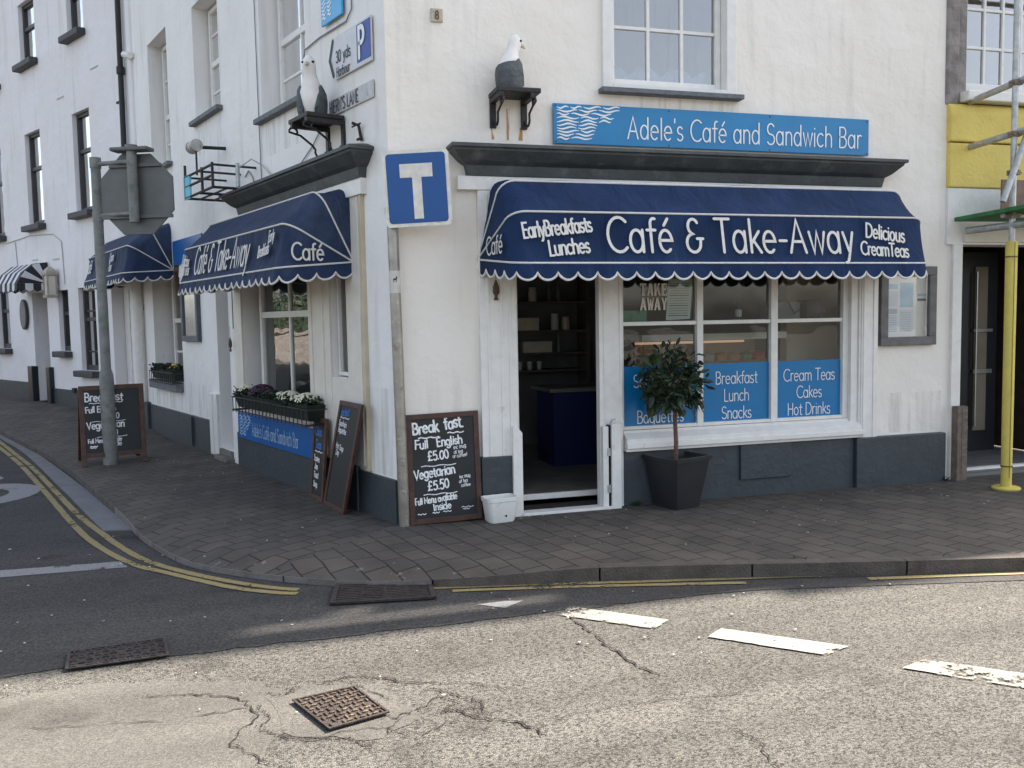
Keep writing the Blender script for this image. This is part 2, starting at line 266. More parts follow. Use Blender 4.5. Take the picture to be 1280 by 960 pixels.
# ------------------------------------------------------------------ mesh builder
class MB:
    def __init__(s): s.v, s.f, s.mi, s.cur = [], [], [], 0
    def add(s, vs, fs):
        b = len(s.v); s.v += [Vector(p) for p in vs]; s.f += [tuple(b + i for i in f) for f in fs]; s.mi += [s.cur] * len(fs); return s
    def box(s, fr, u0, u1, o0, o1, z0, z1):
        P = [fr.P(u, o, z) for z in (z0, z1) for o in (o0, o1) for u in (u0, u1)]
        return s.add(P, [(0, 1, 3, 2), (4, 6, 7, 5), (0, 4, 5, 1), (2, 3, 7, 6), (0, 2, 6, 4), (1, 5, 7, 3)])
    def hexa(s, P): return s.add(P, [(0, 1, 2, 3), (7, 6, 5, 4), (0, 4, 5, 1), (1, 5, 6, 2), (2, 6, 7, 3), (3, 7, 4, 0)])
    def poly(s, P): return s.add(P, [tuple(range(len(P)))])
    def prism(s, P, d):                                   # extrude the polygon P by the vector d
        n = len(P); d = Vector(d); Q = [Vector(p) for p in P] + [Vector(p) + d for p in P]
        return s.add(Q, [tuple(range(n)), tuple(range(2 * n - 1, n - 1, -1))] + [(i, (i + 1) % n, n + (i + 1) % n, n + i) for i in range(n)])
    def tube(s, pts, r, n=8, cap=True):
        pts = [Vector(p) for p in pts]; rr = r if isinstance(r, (list, tuple)) else [r] * len(pts); rings = []; prev = None
        for i, p in enumerate(pts):
            t = (pts[min(i + 1, len(pts) - 1)] - pts[max(i - 1, 0)]).normalized()
            if prev is None: a = t.orthogonal().normalized()
            else:
                a = prev - t * prev.dot(t); a = a.normalized() if a.length > 1e-6 else t.orthogonal().normalized()
            prev = a; b = t.cross(a); rings.append([p + (a * math.cos(2 * math.pi * k / n) + b * math.sin(2 * math.pi * k / n)) * rr[i] for k in range(n)])
        V = [q for g in rings for q in g]; F = [(i * n + k, i * n + (k + 1) % n, (i + 1) * n + (k + 1) % n, (i + 1) * n + k) for i in range(len(pts) - 1) for k in range(n)]
        if cap: F += [tuple(range(n - 1, -1, -1)), tuple((len(pts) - 1) * n + k for k in range(n))]
        return s.add(V, F)
    def loft(s, rings, cap=True, closed=True):
        n = len(rings[0]); V = [q for g in rings for q in g]; m_ = n if closed else n - 1
        F = [(i * n + k, i * n + (k + 1) % n, (i + 1) * n + (k + 1) % n, (i + 1) * n + k) for i in range(len(rings) - 1) for k in range(m_)]
        if cap: F += [tuple(range(n - 1, -1, -1)), tuple((len(rings) - 1) * n + k for k in range(n))]
        return s.add(V, F)
    def build(s, name, mats, parent=None, smooth=False, bevel=0, loc=None, recalc=True):
        mats = mats if isinstance(mats, (list, tuple)) else [mats]
        off = Vector(loc) if loc is not None else Vector((0, 0, 0)); q = parent
        while q: off = off + q.location; q = q.parent
        me = bpy.data.meshes.new(name); me.from_pydata([p - off for p in s.v], [], s.f)
        for mt in mats: me.materials.append(mt)
        for p, i in zip(me.polygons, s.mi): p.material_index = i; p.use_smooth = smooth
        if recalc:
            bm = bmesh.new(); bm.from_mesh(me); bmesh.ops.recalc_face_normals(bm, faces=bm.faces); bm.to_mesh(me); bm.free()
        o = bpy.data.objects.new(name, me); COL.objects.link(o)
        if loc is not None: o.location = loc
        if parent: o.parent = parent
        if bevel:
            b = o.modifiers.new('bevel', 'BEVEL'); b.width = bevel; b.segments = 2; b.limit_method = 'ANGLE'
        if smooth:
            try: me.set_sharp_from_angle(angle=R(40))
            except Exception: pass
        return o

def tag(o, label, cat=None, group=None):
    o['label'] = label
    if cat: o['category'] = cat
    if group: o['group'] = group
    return o
def thing(name, label, cat, loc=(0, 0, 0), group=None):
    o = bpy.data.objects.new(name, None); o.empty_display_size = .2; COL.objects.link(o); o.location = loc; return tag(o, label, cat, group)
def structure(o, label=None):
    o['kind'] = 'structure'
    if label: o['label'] = label
    return o

def wall(mb, fr, u0, u1, z0, z1, holes, t=.28, o=0.):
    us = sorted({u0, u1, *[x for h in holes for x in h[:2]]}); zs = sorted({z0, z1, *[x for h in holes for x in h[2:4]]})
    us = [u for u in us if u0 <= u <= u1]; zs = [z for z in zs if z0 <= z <= z1]
    for i in range(len(us) - 1):
        for j in range(len(zs) - 1):
            cu, cz = (us[i] + us[i + 1]) / 2, (zs[j] + zs[j + 1]) / 2
            if any(h[0] < cu < h[1] and h[2] < cz < h[3] for h in holes): continue
            for oo in (o, o - t):
                mb.poly([fr.P(us[i], oo, zs[j]), fr.P(us[i + 1], oo, zs[j]), fr.P(us[i + 1], oo, zs[j + 1]), fr.P(us[i], oo, zs[j + 1])])
    for a, b, c, d in [h[:4] for h in holes]:
        for (p, q) in (((a, c), (b, c)), ((b, c), (b, d)), ((b, d), (a, d)), ((a, d), (a, c))):
            mb.poly([fr.P(p[0], o, p[1]), fr.P(q[0], o, q[1]), fr.P(q[0], o - t, q[1]), fr.P(p[0], o - t, p[1])])
    for (p, q) in (((u0, z0), (u0, z1)), ((u0, z1), (u1, z1)), ((u1, z1), (u1, z0))):
        mb.poly([fr.P(p[0], o, p[1]), fr.P(q[0], o, q[1]), fr.P(q[0], o - t, q[1]), fr.P(p[0], o - t, p[1])])

# ------------------------------------------------------------------ one-line lettering
def E(cx, cy, rx, ry, a0, a1, n=None):
    n = n or max(4, int(abs(a1 - a0) / 18)); return [(cx + rx * math.cos(R(a0 + (a1 - a0) * i / n)), cy + ry * math.sin(R(a0 + (a1 - a0) * i / n))) for i in range(n + 1)]
def bowl(cx=.26): return E(cx, .32, .24, .32, 0, 360, 20)
XH = .64
G = {' ': (.34, []), 'a': (.62, [bowl(), [(.5, XH), (.5, 0)]]), 'b': (.62, [[(.06, 1), (.06, 0)], bowl(.3)]), 'c': (.54, [E(.27, .32, .25, .32, 48, 312)]),
 'd': (.62, [bowl(), [(.5, 1), (.5, 0)]]), 'e': (.6, [[(.03, .34), (.51, .34)] + E(.27, .32, .24, .32, 4, 312)[0:]]), 'f': (.38, [[(.34, .97)] + E(.28, .82, .13, .16, 90, 180) + [(.15, 0)], [(0, XH), (.33, XH)]]),
 'g': (.62, [bowl(), [(.5, XH), (.5, -.1)] + E(.27, -.1, .23, .2, 0, -150)]), 'h': (.6, [[(.06, 1), (.06, 0)], E(.27, .4, .21, .24, 180, 0) + [(.48, 0)]]), 'i': (.2, [[(.07, XH), (.07, 0)], [(.07, .86), (.07, .88)]]),
 'j': (.24, [[(.12, XH), (.12, -.1)] + E(-.02, -.1, .14, .18, 0, -90), [(.12, .86), (.12, .88)]]), 'k': (.5, [[(.06, 1), (.06, 0)], [(.42, XH), (.07, .26)], [(.17, .36), (.46, 0)]]), 'l': (.2, [[(.07, 1), (.07, 0)]]),
 'm': (.88, [[(.06, XH), (.06, 0)], E(.24, .44, .18, .2, 180, 0) + [(.42, 0)], E(.6, .44, .18, .2, 180, 0) + [(.78, 0)]]), 'n': (.58, [[(.06, XH), (.06, 0)], E(.26, .42, .2, .22, 180, 0) + [(.46, 0)]]),
 'o': (.6, [bowl(.27)]), 'p': (.62, [[(.06, XH), (.06, -.34)], bowl(.3)]), 'q': (.62, [bowl(), [(.5, XH), (.5, -.34)]]), 'r': (.4, [[(.06, XH), (.06, 0)], E(.25, .42, .19, .22, 180, 62)]),
 's': (.46, [E(.2, .475, .16, .165, 30, 270) + E(.2, .155, .18, .155, 90, -150)]), 't': (.38, [[(.16, .9), (.16, .14)] + E(.28, .14, .12, .14, 180, 290), [(0, XH), (.33, XH)]]),
 'u': (.58, [[(.06, XH), (.06, .22)] + E(.26, .22, .2, .22, 180, 360) + [(.46, XH)], [(.46, .3), (.46, 0)]]), 'v': (.5, [[(.02, XH), (.23, 0), (.44, XH)]]), 'w': (.74, [[(.02, XH), (.19, 0), (.35, XH), (.51, 0), (.68, XH)]]),
 'x': (.48, [[(.03, XH), (.42, 0)], [(.42, XH), (.03, 0)]]), 'y': (.52, [[(.03, XH), (.24, .04)], [(.46, XH), (.2, -.2)] + E(.08, -.2, .1, .1, 0, -100)]), 'z': (.46, [[(.03, XH), (.4, XH), (.02, 0), (.42, 0)]]),
 'A': (.78, [[(.02, 0), (.35, 1), (.68, 0)], [(.14, .34), (.56, .34)]]), 'B': (.66, [[(.07, 0), (.07, 1), (.28, 1)] + E(.3, .76, .22, .24, 90, -90) + [(.07, .52)], [(.3, .52)] + E(.32, .26, .26, .26, 90, -90) + [(.07, 0)]]),
 'C': (.8, [E(.46, .5, .42, .5, 48, 312, 18)]), 'D': (.78, [[(.07, 0), (.07, 1), (.28, 1)] + E(.3, .5, .4, .5, 90, -90) + [(.07, 0)]]), 'E': (.58, [[(.5, 1), (.07, 1), (.07, 0), (.5, 0)], [(.07, .53), (.44, .53)]]),
 'F': (.56, [[(.5, 1), (.07, 1), (.07, 0)], [(.07, .53), (.42, .53)]]), 'G': (.84, [E(.46, .5, .42, .5, 48, 340, 18) + [(.86, .45), (.55, .45)]]), 'H': (.72, [[(.07, 1), (.07, 0)], [(.6, 1), (.6, 0)], [(.07, .52), (.6, .52)]]),
 'I': (.22, [[(.09, 1), (.09, 0)]]), 'K': (.64, [[(.07, 1), (.07, 0)], [(.56, 1), (.08, .42)], [(.22, .58), (.6, 0)]]), 'L': (.52, [[(.07, 1), (.07, 0), (.48, 0)]]), 'M': (.88, [[(.07, 0), (.07, 1), (.42, .3), (.77, 1), (.77, 0)]]),
 'N': (.74, [[(.07, 0), (.07, 1), (.62, 0), (.62, 1)]]), 'O': (.92, [E(.45, .5, .42, .5, 0, 360, 24)]), 'P': (.64, [[(.07, 0), (.07, 1), (.28, 1)] + E(.3, .74, .26, .26, 90, -90) + [(.07, .48)]]), 'R': (.66, [[(.07, 0), (.07, 1), (.28, 1)] + E(.3, .75, .25, .25, 90, -90) + [(.07, .5)], [(.3, .5), (.58, 0)]]),
 'S': (.62, [E(.29, .745, .24, .255, 30, 270) + E(.29, .245, .26, .245, 90, -150)]), 'T': (.66, [[(.02, 1), (.62, 1)], [(.32, 1), (.32, 0)]]), 'U': (.7, [[(.07, 1), (.07, .3)] + E(.33, .3, .26, .3, 180, 360) + [(.59, 1)]]), 'V': (.68, [[(.02, 1), (.32, 0), (.62, 1)]]),
 'W': (1., [[(.02, 1), (.24, 0), (.48, 1), (.72, 0), (.94, 1)]]), 'Y': (.64, [[(.02, 1), (.31, .5), (.6, 1)], [(.31, .5), (.31, 0)]]),
 '0': (.62, [E(.28, .5, .24, .5, 0, 360, 20)]), '3': (.56, [E(.24, .76, .2, .24, 150, -90) + E(.24, .26, .24, .26, 90, -150)]), '5': (.58, [[(.46, 1), (.12, 1), (.08, .58)] + E(.26, .32, .24, .32, 120, -140)]), '8': (.58, [E(.27, .76, .19, .24, 0, 360, 18), E(.27, .26, .23, .26, 0, 360, 18)]),
 '&': (.74, [E(.34, .76, .2, .22, 30, 270)[:-1] + [(.3, .54)] + E(.32, .27, .27, .27, 105, 340) + [(.6, .34)], [(.46, .4), (.7, .4)]]), '-': (.42, [[(.05, .36), (.34, .36)]]), "'": (.18, [[(.08, 1), (.07, .82)]]), '.': (.2, [[(.07, .02), (.07, .04)]]), '!': (.2, [[(.08, 1), (.08, .3)], [(.08, .02), (.08, .04)]]), ',': (.2, [[(.08, .04), (.04, -.12)]]),
 '£': (.62, [E(.36, .78, .18, .22, 20, 180) + [(.18, .2), (.06, 0), (.52, 0)], [(.04, .46), (.42, .46)]])}
G['J'] = (.5, [[(.38, 1), (.38, .25)] + E(.2, .25, .18, .25, 0, -160)])
G['é'] = (G['e'][0], G['e'][1] + [[(.24, .78), (.4, .98)]])
def text_w(s, sx=1., sp=0.): return sum((G[c][0] + sp) * sx for c in s)
def ribbon(mb, pts, w, org, ux, uy, nn):
    P = [Vector((p[0], p[1], 0)) for p in pts]; Q = [P[0]]
    for p in P[1:]:
        if (p - Q[-1]).length > 1e-5: Q.append(p)
    if len(Q) < 2: return
    closed = (Q[0] - Q[-1]).length < w * .3 and len(Q) > 6
    L_, R_ = [], []; n = len(Q)
    for i, p in enumerate(Q):
        a = Q[i - 1] if i else (Q[-2] if closed else None); b = Q[i + 1] if i < n - 1 else (Q[1] if closed else None)
        d1 = (p - a).normalized() if a is not None else None; d2 = (b - p).normalized() if b is not None else None
        if d1 is None: d1 = d2
        if d2 is None: d2 = d1
        t = d1 + d2; t = t.normalized() if t.length > .25 else d1
        nv = Vector((-t.y, t.x, 0)); c = max(.45, abs(nv.dot(Vector((-d1.y, d1.x, 0))))); h = w / 2 / c
        L_.append(p + nv * h); R_.append(p - nv * h)
        if not closed and i in (0, n - 1):
            e = d2 * (-1 if i == 0 else 1) * w * .42; k = (p + e + nv * w * .24, p + e - nv * w * .24)
            if i == 0: L_.insert(0, k[0]); R_.insert(0, k[1])
            else: L_.append(k[0]); R_.append(k[1])
    tr = lambda q: org + ux * q.x + uy * q.y + nn
    k = len(L_); mb.add([tr(q) for q in L_] + [tr(q) for q in R_], [(i, i + 1, k + i + 1, k + i) for i in range(k - 1)])
def text(mb, s, org, ux, uy, size, wt=.1, sx=1., sp=.02, align='l', jit=0., rot=0., lift=.002):
    org, ux, uy = Vector(org), Vector(ux).normalized(), Vector(uy).normalized()
    if rot: c, q = math.cos(R(rot)), math.sin(R(rot)); ux, uy = ux * c + uy * q, uy * c - ux * q
    nn = ux.cross(uy).normalized(); x = 0.
    if align == 'c': x = -text_w(s, sx, sp) / 2
    if align == 'r': x = -text_w(s, sx, sp)
    k = 0
    for ch in s:
        adv, st = G[ch]; jy = rnd.uniform(-jit, jit); js = 1 + rnd.uniform(-jit, jit) * 1.2; jr = rnd.uniform(-jit, jit) * 1.5
        for stv in st:
            pts = [((x + sx * (p[0] + jr * p[1])) * size, (p[1] * js + jy) * size) for p in stv]
            ribbon(mb, pts, wt * size, org, ux, uy, nn * (lift + .00025 * (k % 6))); k += 1
        x += (adv + sp) * sx
    return mb
Z3 = Vector((0, 0, 1))

# ------------------------------------------------------------------ ground: road, pavement, kerb, markings
RZ = -.09
def cat(pts, k=6):
    P = [Vector((*p, 0)) for p in pts]; out = []
    for i in range(len(P) - 1):
        a, b, c, d = P[max(i - 1, 0)], P[i], P[i + 1], P[min(i + 2, len(P) - 1)]
        for j in range(k):
            t = j / k; out.append(.5 * ((2 * b) + (c - a) * t + (2 * a - 5 * b + 4 * c - d) * t * t + (3 * b - a - 3 * c + d) * t ** 3))
    return out + [P[-1]]
def offs(P, d):
    out = []
    for i, p in enumerate(P):
        t = (P[min(i + 1, len(P) - 1)] - P[max(i - 1, 0)]).normalized(); out.append(p + Vector((t.y, -t.x, 0)) * d)
    return out
def g(p, z): return Vector((p[0], p[1], z + rise(p[0], p[1])))
mb = MB()                                                # road: a grid so the lane can climb
xs = [-60, -30, -20, -15] + [-12 + .75 * i for i in range(23)] + [6, 8, 12, 20, 40, 60]
ys = [-60, -30, -15, -8, -5, -3, -1, 1, 3, 5] + [5.5 + .5 * i for i in range(12)] + [14, 20, 35, 60]
mb.add([g((x, y), RZ) for y in ys for x in xs], [(j * len(xs) + i, j * len(xs) + i + 1, (j + 1) * len(xs) + i + 1, (j + 1) * len(xs) + i) for j in range(len(ys) - 1) for i in range(len(xs) - 1)])
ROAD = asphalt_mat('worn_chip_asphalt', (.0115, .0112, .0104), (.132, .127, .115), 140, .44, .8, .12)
LANE = asphalt_mat('dark_lane_asphalt_and_shade', (.021, .0205, .020), (.078, .075, .072), 130, .55, .3, .2)
FINE = asphalt_mat('fine_grey_asphalt', (.05, .0485, .044), (.130, .125, .114), 180, .6, .35, .12)
structure(mb.build('road', ROAD, smooth=True), 'worn grey asphalt road in front of the corner cafe')
def sheet(name, pts, z, m_, label, sub=None):
    b = MB(); b.poly([g(p, z) for p in pts]); return structure(b.build(name, m_), label)
def blob(pts, k=4, j=.03):
    P = cat(pts + [pts[0]], k)[:-1]; return [(p.x + rnd.uniform(-j, j), p.y + rnd.uniform(-j, j)) for p in P]
# resurfaced lane, sheet extended to paint kerbside shade; smoother patches in main road
lane_c = [(-1.75, -1.75), (-.9, -1.62), (-.2, -1.72), (.7, -1.78), (1.6, -2.0)]
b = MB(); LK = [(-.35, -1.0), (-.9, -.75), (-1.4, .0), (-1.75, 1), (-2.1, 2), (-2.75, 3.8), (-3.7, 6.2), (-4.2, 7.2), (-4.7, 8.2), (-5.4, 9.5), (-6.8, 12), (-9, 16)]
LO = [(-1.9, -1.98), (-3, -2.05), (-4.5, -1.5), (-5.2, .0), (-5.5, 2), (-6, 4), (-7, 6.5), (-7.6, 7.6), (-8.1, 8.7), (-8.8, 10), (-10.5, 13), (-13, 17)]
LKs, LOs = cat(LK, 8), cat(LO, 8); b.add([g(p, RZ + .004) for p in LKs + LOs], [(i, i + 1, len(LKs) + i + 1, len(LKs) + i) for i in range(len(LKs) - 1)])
b.poly([g(p, RZ + .004) for p in [LK[0], LO[0], *[(-1.7 + .1 * i_ + rnd.uniform(-.02, .02), -1.985 + rnd.uniform(-.018, .018)) for i_ in range(32)], (1.8, -2.02), (3.2, -2.34), (5, -2.75), (5, -2.45), (2.6, -1.85), (1.2, -1.42), (.3, -1.3)]])  # kerbside strip painted darker out to the shadow edge
structure(b.build('resurfacing_and_shade', LANE), 'darker smooth asphalt of the side lane, extended along the kerb as painted shade')
for nm, P in (('1', [(-2.3, -2.32), (-1.7, -2.25), (-1.2, -2.35), (-.95, -2.5), (-.9, -2.85), (-1.0, -3.15), (-1.3, -3.6), (-2.4, -3.8), (-3.2, -3)]),
              ('b', [(-.98, -2.62), (-.75, -2.56), (-.55, -2.6), (-.46, -2.8), (-.38, -2.98), (-.5, -3.1), (-.7, -3.12), (-.9, -2.95)])):
    sheet('road_patch', blob(P), RZ + .0015 + .0008 * '1bcd'.index(nm), FINE, 'patch of smoother pale asphalt in the sunlit road')
# cracks: jagged dark gaps in the asphalt
cr = MB()
def crack(pts, w):
    P = cat(pts, 7); L_, R_ = [], []
    for i, p in enumerate(P):
        t = (P[min(i + 1, len(P) - 1)] - P[max(i - 1, 0)]).normalized(); nv = Vector((-t.y, t.x, 0)); q = p + nv * rnd.gauss(0, .009)
        h = w * .62 * rnd.uniform(.15, 1) * (.3 if i in (0, len(P) - 1) else 1); L_.append(q + nv * h); R_.append(q - nv * h * rnd.uniform(.3, 1))
        if w > .006 and rnd.random() < .8:
            for _ in range(3):
                c_ = p + Vector((rnd.gauss(0, w * 1.6), rnd.gauss(0, w * 1.6), 0)); r_ = rnd.uniform(.002, .0055); cr.add([Vector((c_.x + r_ * rnd.uniform(.5, 1) * math.cos(a_), c_.y + r_ * rnd.uniform(.5, 1) * math.sin(a_), RZ + .0072)) for a_ in (0, 1.3, 2.5, 3.8, 5)], [(0, 1, 2, 3, 4)])
    k = len(P); cr.add([Vector((q.x, q.y, RZ + .006)) for q in L_ + R_], [(i, i + 1, k + i + 1, k + i) for i in range(k - 1)])
crack([(.58, -2.07), (.60, -2.25), (.615, -2.45), (.635, -2.7), (.69, -2.96)], .017)
crack([(.69, -2.95), (.5, -2.93), (.3, -2.99)], .005); crack([(.1, -3.2), (.35, -3.17), (.65, -3.18), (.95, -3.22)], .006)
crack([(-.75, -2.55), (-.58, -2.52), (-.45, -2.6), (-.38, -2.68)], .011); crack([(-.62, -2.58), (-.55, -2.68), (-.48, -2.82)], .008)
crack([(-.52, -2.98), (-.4, -2.96), (-.28, -2.86), (-.22, -2.92), (-.28, -3.0), (-.16, -3.0), (-.1, -3.08)], .009)
crack([(-.45, -2.62), (-.3, -2.7), (-.15, -2.74), (.0, -2.86)], .007); crack([(-.3, -2.75), (-.2, -2.86), (-.12, -2.98), (-.16, -3.08)], .010); crack([(-1.9, -2.62), (-1.6, -2.68), (-1.3, -2.72), (-1.05, -2.7)], .006); crack([(-.95, -3.0), (-.8, -3.08), (-.62, -3.04), (-.5, -3.1)], .006)
crack([(-.24, -2.98), (-.16, -3.1), (-.02, -3.2), (.05, -3.32)], .014); crack([(-.45, -3.0), (-.52, -3.1), (-.4, -3.15), (-.25, -3.08)], .006)
crack([(-1.02, -2.7), (-.97, -2.82), (-1.0, -2.92), (-.9, -3.02), (-.7, -3.1), (-.6, -3.2)], .007); crack([(-1.5, -2.45), (-1.25, -2.5), (-1.08, -2.62), (-1.02, -2.8), (-1.1, -3.0), (-.98, -3.2)], .009)
crack([(-.98, -2.58), (-.9, -2.62), (-.86, -2.55)], .007); crack([(.75, -3.5), (.78, -3.65), (.7, -3.9)], .007); crack([(1.0, -3.12), (1.3, -3.15), (1.7, -3.05)], .004)
structure(cr.build('road_crack', PIT), 'dark jagged cracks running through the sunlit asphalt')

KP = [(16, -5.1), (8, -3.2), (5, -2.47), (3.57, -2.14), (2.61, -1.9), (1.18, -1.5), (.27, -1.31), (-.36, -1.085), (-.73, -.87), (-1.06, -.60), (-1.38, -.23), (-1.70, .5), (-1.92, 1.2), (-2.36, 2.5), (-2.75, 3.7), (-3.2, 4.95), (-3.66, 6.05), (-4.22, 7.2), (-4.8, 8.3), (-5.6, 9.8), (-7.3, 12.9), (-12, 21)]
BP = [(16, .2), (8, .2), (5, .2), (3.57, .2), (2.61, .2), (1.18, .2), (.7, .2), (.45, .2), (.3, .2), (.2, .25), (.1, .3), *[tuple(LF.P(u, -.2, 0)[:2]) for u in (1.0, 2.0, 2.8, 3.8, 5.0, 6.2)], tuple(FA.P(.2, -.2, 0)[:2]), *[tuple(FA.P(v, -.2, 0)[:2]) for v in (1.4, 3.1, 6.6, 15)]]
KC = cat(KP, 6); KI = offs(KC, -.115); BC = []
for i in range(len(BP) - 1):
    for j in range(6): BC.append(Vector((*BP[i], 0)).lerp(Vector((*BP[i + 1], 0)), j / 6))
BC.append(Vector((*BP[-1], 0)))
split = 6 * 8 + 2
def kz(p): t = min(1, max(0, (1.0 - p.x) / 1.4)); return -.05 * t * t * (3 - 2 * t) + (.03 if p.x < -2.1 else (.03 * (-1.7 - p.x) / .4 if p.x < -1.7 else 0))
for nm, r0, r1, ang, lab in (('pavement', 0, split, R(-76), 'brown block paving in front of the shop window'), ('lane_pavement', split, len(KC) - 1, R(33), 'brown block paving rounding the corner into the side lane')):
    b = MB(); nn = 8
    V = [g(KI[i].lerp(BC[i], t / nn), (kz(KC[i]) if t == 0 else 0)) for i in range(r0, r1 + 1) for t in range(nn + 1)]
    b.add(V, [(i * (nn + 1) + t, i * (nn + 1) + t + 1, (i + 1) * (nn + 1) + t + 1, (i + 1) * (nn + 1) + t) for i in range(r1 - r0) for t in range(nn)])
    structure(b.build(nm, paving_mat('block_paving_' + nm, ang), smooth=True), lab)
# kerbstones: joints every so often, one mesh
kb = MB(); d = 0; seg = [0]; 
for i in range(1, len(KC)):
    d += (KC[i] - KC[i - 1]).length
    if d > .88: seg.append(i); d = 0
for a, c in zip(seg[:-1], seg[1:]):
    idx = list(range(a, c + 1)); kb.cur = 1 if -1.95 < KC[a].x < .15 else 0
    A = [KC[i].copy() for i in idx]; B = [KI[i].copy() for i in idx]; e = .006
    for Q in (A, B):
        Q[0] = Q[0] + (Q[1] - Q[0]).normalized() * e; Q[-1] = Q[-1] + (Q[-2] - Q[-1]).normalized() * e
    rings = [[g(p, RZ - .05), g(p, kz(p) - .018) , g(p + (q - p) * .06, kz(p) - .005), g(p + (q - p) * .16, kz(p)), g(q, kz(p) + .001), g(q, RZ - .05)] for p, q in zip(A, B)]
    kb.loft(rings)
structure(kb.build('kerb', [KERB, KERBL], smooth=True), 'worn stone kerb curving round the corner')
# smooth gutter slabs along the lane
go = cat([(-2.153, .924), (-2.364, 1.538), (-2.639, 2.382), (-2.978, 3.389), (-3.403, 4.659), (-3.892, 6.045), (-4.42, 7.19), (-5.2, 8.9)], 4); gi = cat([(-1.90, .872), (-2.149, 1.587), (-2.458, 2.468), (-2.802, 3.438), (-3.214, 4.581), (-3.743, 5.992), (-4.314, 7.161), (-5.0, 8.7)], 4)
b = MB()
for i in range(len(go) - 1):
    q0, q1, q2, q3 = go[i], go[i + 1], gi[i + 1], gi[i]; c = (q0 + q1 + q2 + q3) / 4
    P = [c + (q - c) * .975 for q in (q0, q1, q2, q3)]; b.prism([g(p, RZ - .02) for p in P], (0, 0, .034))
structure(b.build('gutter', GUTTER), 'pale smooth concrete channel slabs beside the lane kerb')
YEL = worn_paint('worn_yellow_paint', (.26, .205, .085), .40, .47, 30); WHP = worn_paint('worn_white_paint', (.245, .232, .20), .45, .50, 24); WHD = worn_paint('dull_white_paint', (.21, .21, .215), .37, .43, 18)
def stripe(name, pts, w, m_, label, z=RZ + .009, k=8, jit=.003):
    P = cat(pts, k); L_, R_ = [], []
    for i, p in enumerate(P):
        t = (P[min(i + 1, len(P) - 1)] - P[max(i - 1, 0)]).normalized(); nv = Vector((-t.y, t.x, 0)) * w / 2; L_.append(p + nv * (1 + rnd.uniform(-.08, .08))); R_.append(p - nv * (1 + rnd.uniform(-.08, .08)))
    n = len(P); b = MB(); b.add([g(p, z) for p in L_ + R_], [(i, i + 1, n + i + 1, n + i) for i in range(n - 1)]); return structure(b.build(name, m_), label)
stripe('yellow_line', [(-.783, -1.201), (-.922, -1.128), (-1.137, -.962), (-1.366, -.708), (-1.6, -.433), (-1.735, -.278), (-1.91, .014), (-2.094, .396), (-2.286, .867), (-2.54, 1.603), (-2.861, 2.574), (-3.268, 3.798), (-3.755, 5.207), (-4.233, 6.425), (-5.2, 8.6)], .052, YEL, 'outer yellow line curving into the lane')
stripe('yellow_line', [(-.775, -1.123), (-.92, -1.035), (-1.14, -.84), (-1.374, -.59), (-1.64, -.25), (-1.82, .064), (-2.01, .492), (-2.174, .907), (-2.386, 1.45), (-2.662, 2.249), (-3.001, 3.263), (-3.418, 4.498), (-3.879, 5.745), (-4.33, 6.85), (-5.15, 8.7)], .052, YEL, 'inner yellow line curving into the lane')
stripe('yellow_line', [(-.02, -1.36), (.6, -1.5), (1.2, -1.655), (2.5, -1.96), (3.5, -2.2), (5, -2.56), (8, -3.3)], .045, YEL, 'yellow line nearest the front kerb')
stripe('yellow_line', [(.09, -1.455), (.8, -1.62), (1.77, -1.885)], .045, YEL, 'short second yellow line by the front kerb')
stripe('yellow_line', [(2.49, -2.06), (3.45, -2.27), (5, -2.66), (8, -3.4)], .05, YEL, 'second yellow line reaching the sunlit end of the kerb')
def blob_edge(P):                                        # a painted dash with a slightly ragged outline
    out = []
    for i in range(len(P)):
        a, c = Vector((*P[i], 0)), Vector((*P[(i + 1) % len(P)], 0)); n = max(2, int((c - a).length / .03)); d = (c - a).normalized(); nv = Vector((-d.y, d.x, 0))
        out += [(q.x, q.y) for q in (a.lerp(c, k / n) + nv * rnd.gauss(0, .0016) for k in range(n))]
    return out
for P, lb, mm in (([(.546, -2.056), (.647, -1.939), (1.058, -2.313), (.93, -2.408)], 'white dash half in shade beside the straight crack', WHP), ([(1.127, -2.595), (1.25, -2.515), (1.70, -2.925), (1.53, -2.985)], 'worn white dash in the middle of the sunlit road', WHP),
              ([(1.755, -3.22), (1.914, -3.17), (2.6, -3.80), (2.43, -3.91)], 'white dash running off the right edge of the road', WHP), ([(.17, -1.74), (.33, -1.73), (.43, -1.76), (.3, -1.85)], 'small worn white wedge beside the gully grate', WHD),
              ([(-3.2, -.20), (-3.25, -.0), (-1.90, -.067), (-1.83, -.235), (-2.58, -.212)], 'white give way line across the lane mouth', WHD)):
    sheet('white_line', blob_edge(P), RZ + .007, mm, lb)
arc = lambda cx, cy, rx, ry, a0, a1, n=14: [(cx + rx * math.cos(R(a0 + (a1 - a0) * i / n)), cy + ry * math.sin(R(a0 + (a1 - a0) * i / n))) for i in range(n + 1)]
b = MB(); o_, i_ = arc(-3.55, 2.95, .52, .62, -95, 110), arc(-3.6, 2.95, .3, .35, -95, 110)
b.add([g(p, RZ + .007) for p in o_ + i_], [(i, i + 1, len(o_) + i + 1, len(o_) + i) for i in range(len(o_) - 1)])
b.poly([g(p, RZ + .007) for p in ((-4.5, 4.1), (-3.62, 3.72), (-3.58, 3.95), (-3.75, 4.3), (-4.4, 4.6))])
structure(b.build('road_lettering', WHD), 'part of a large painted letter on the lane')

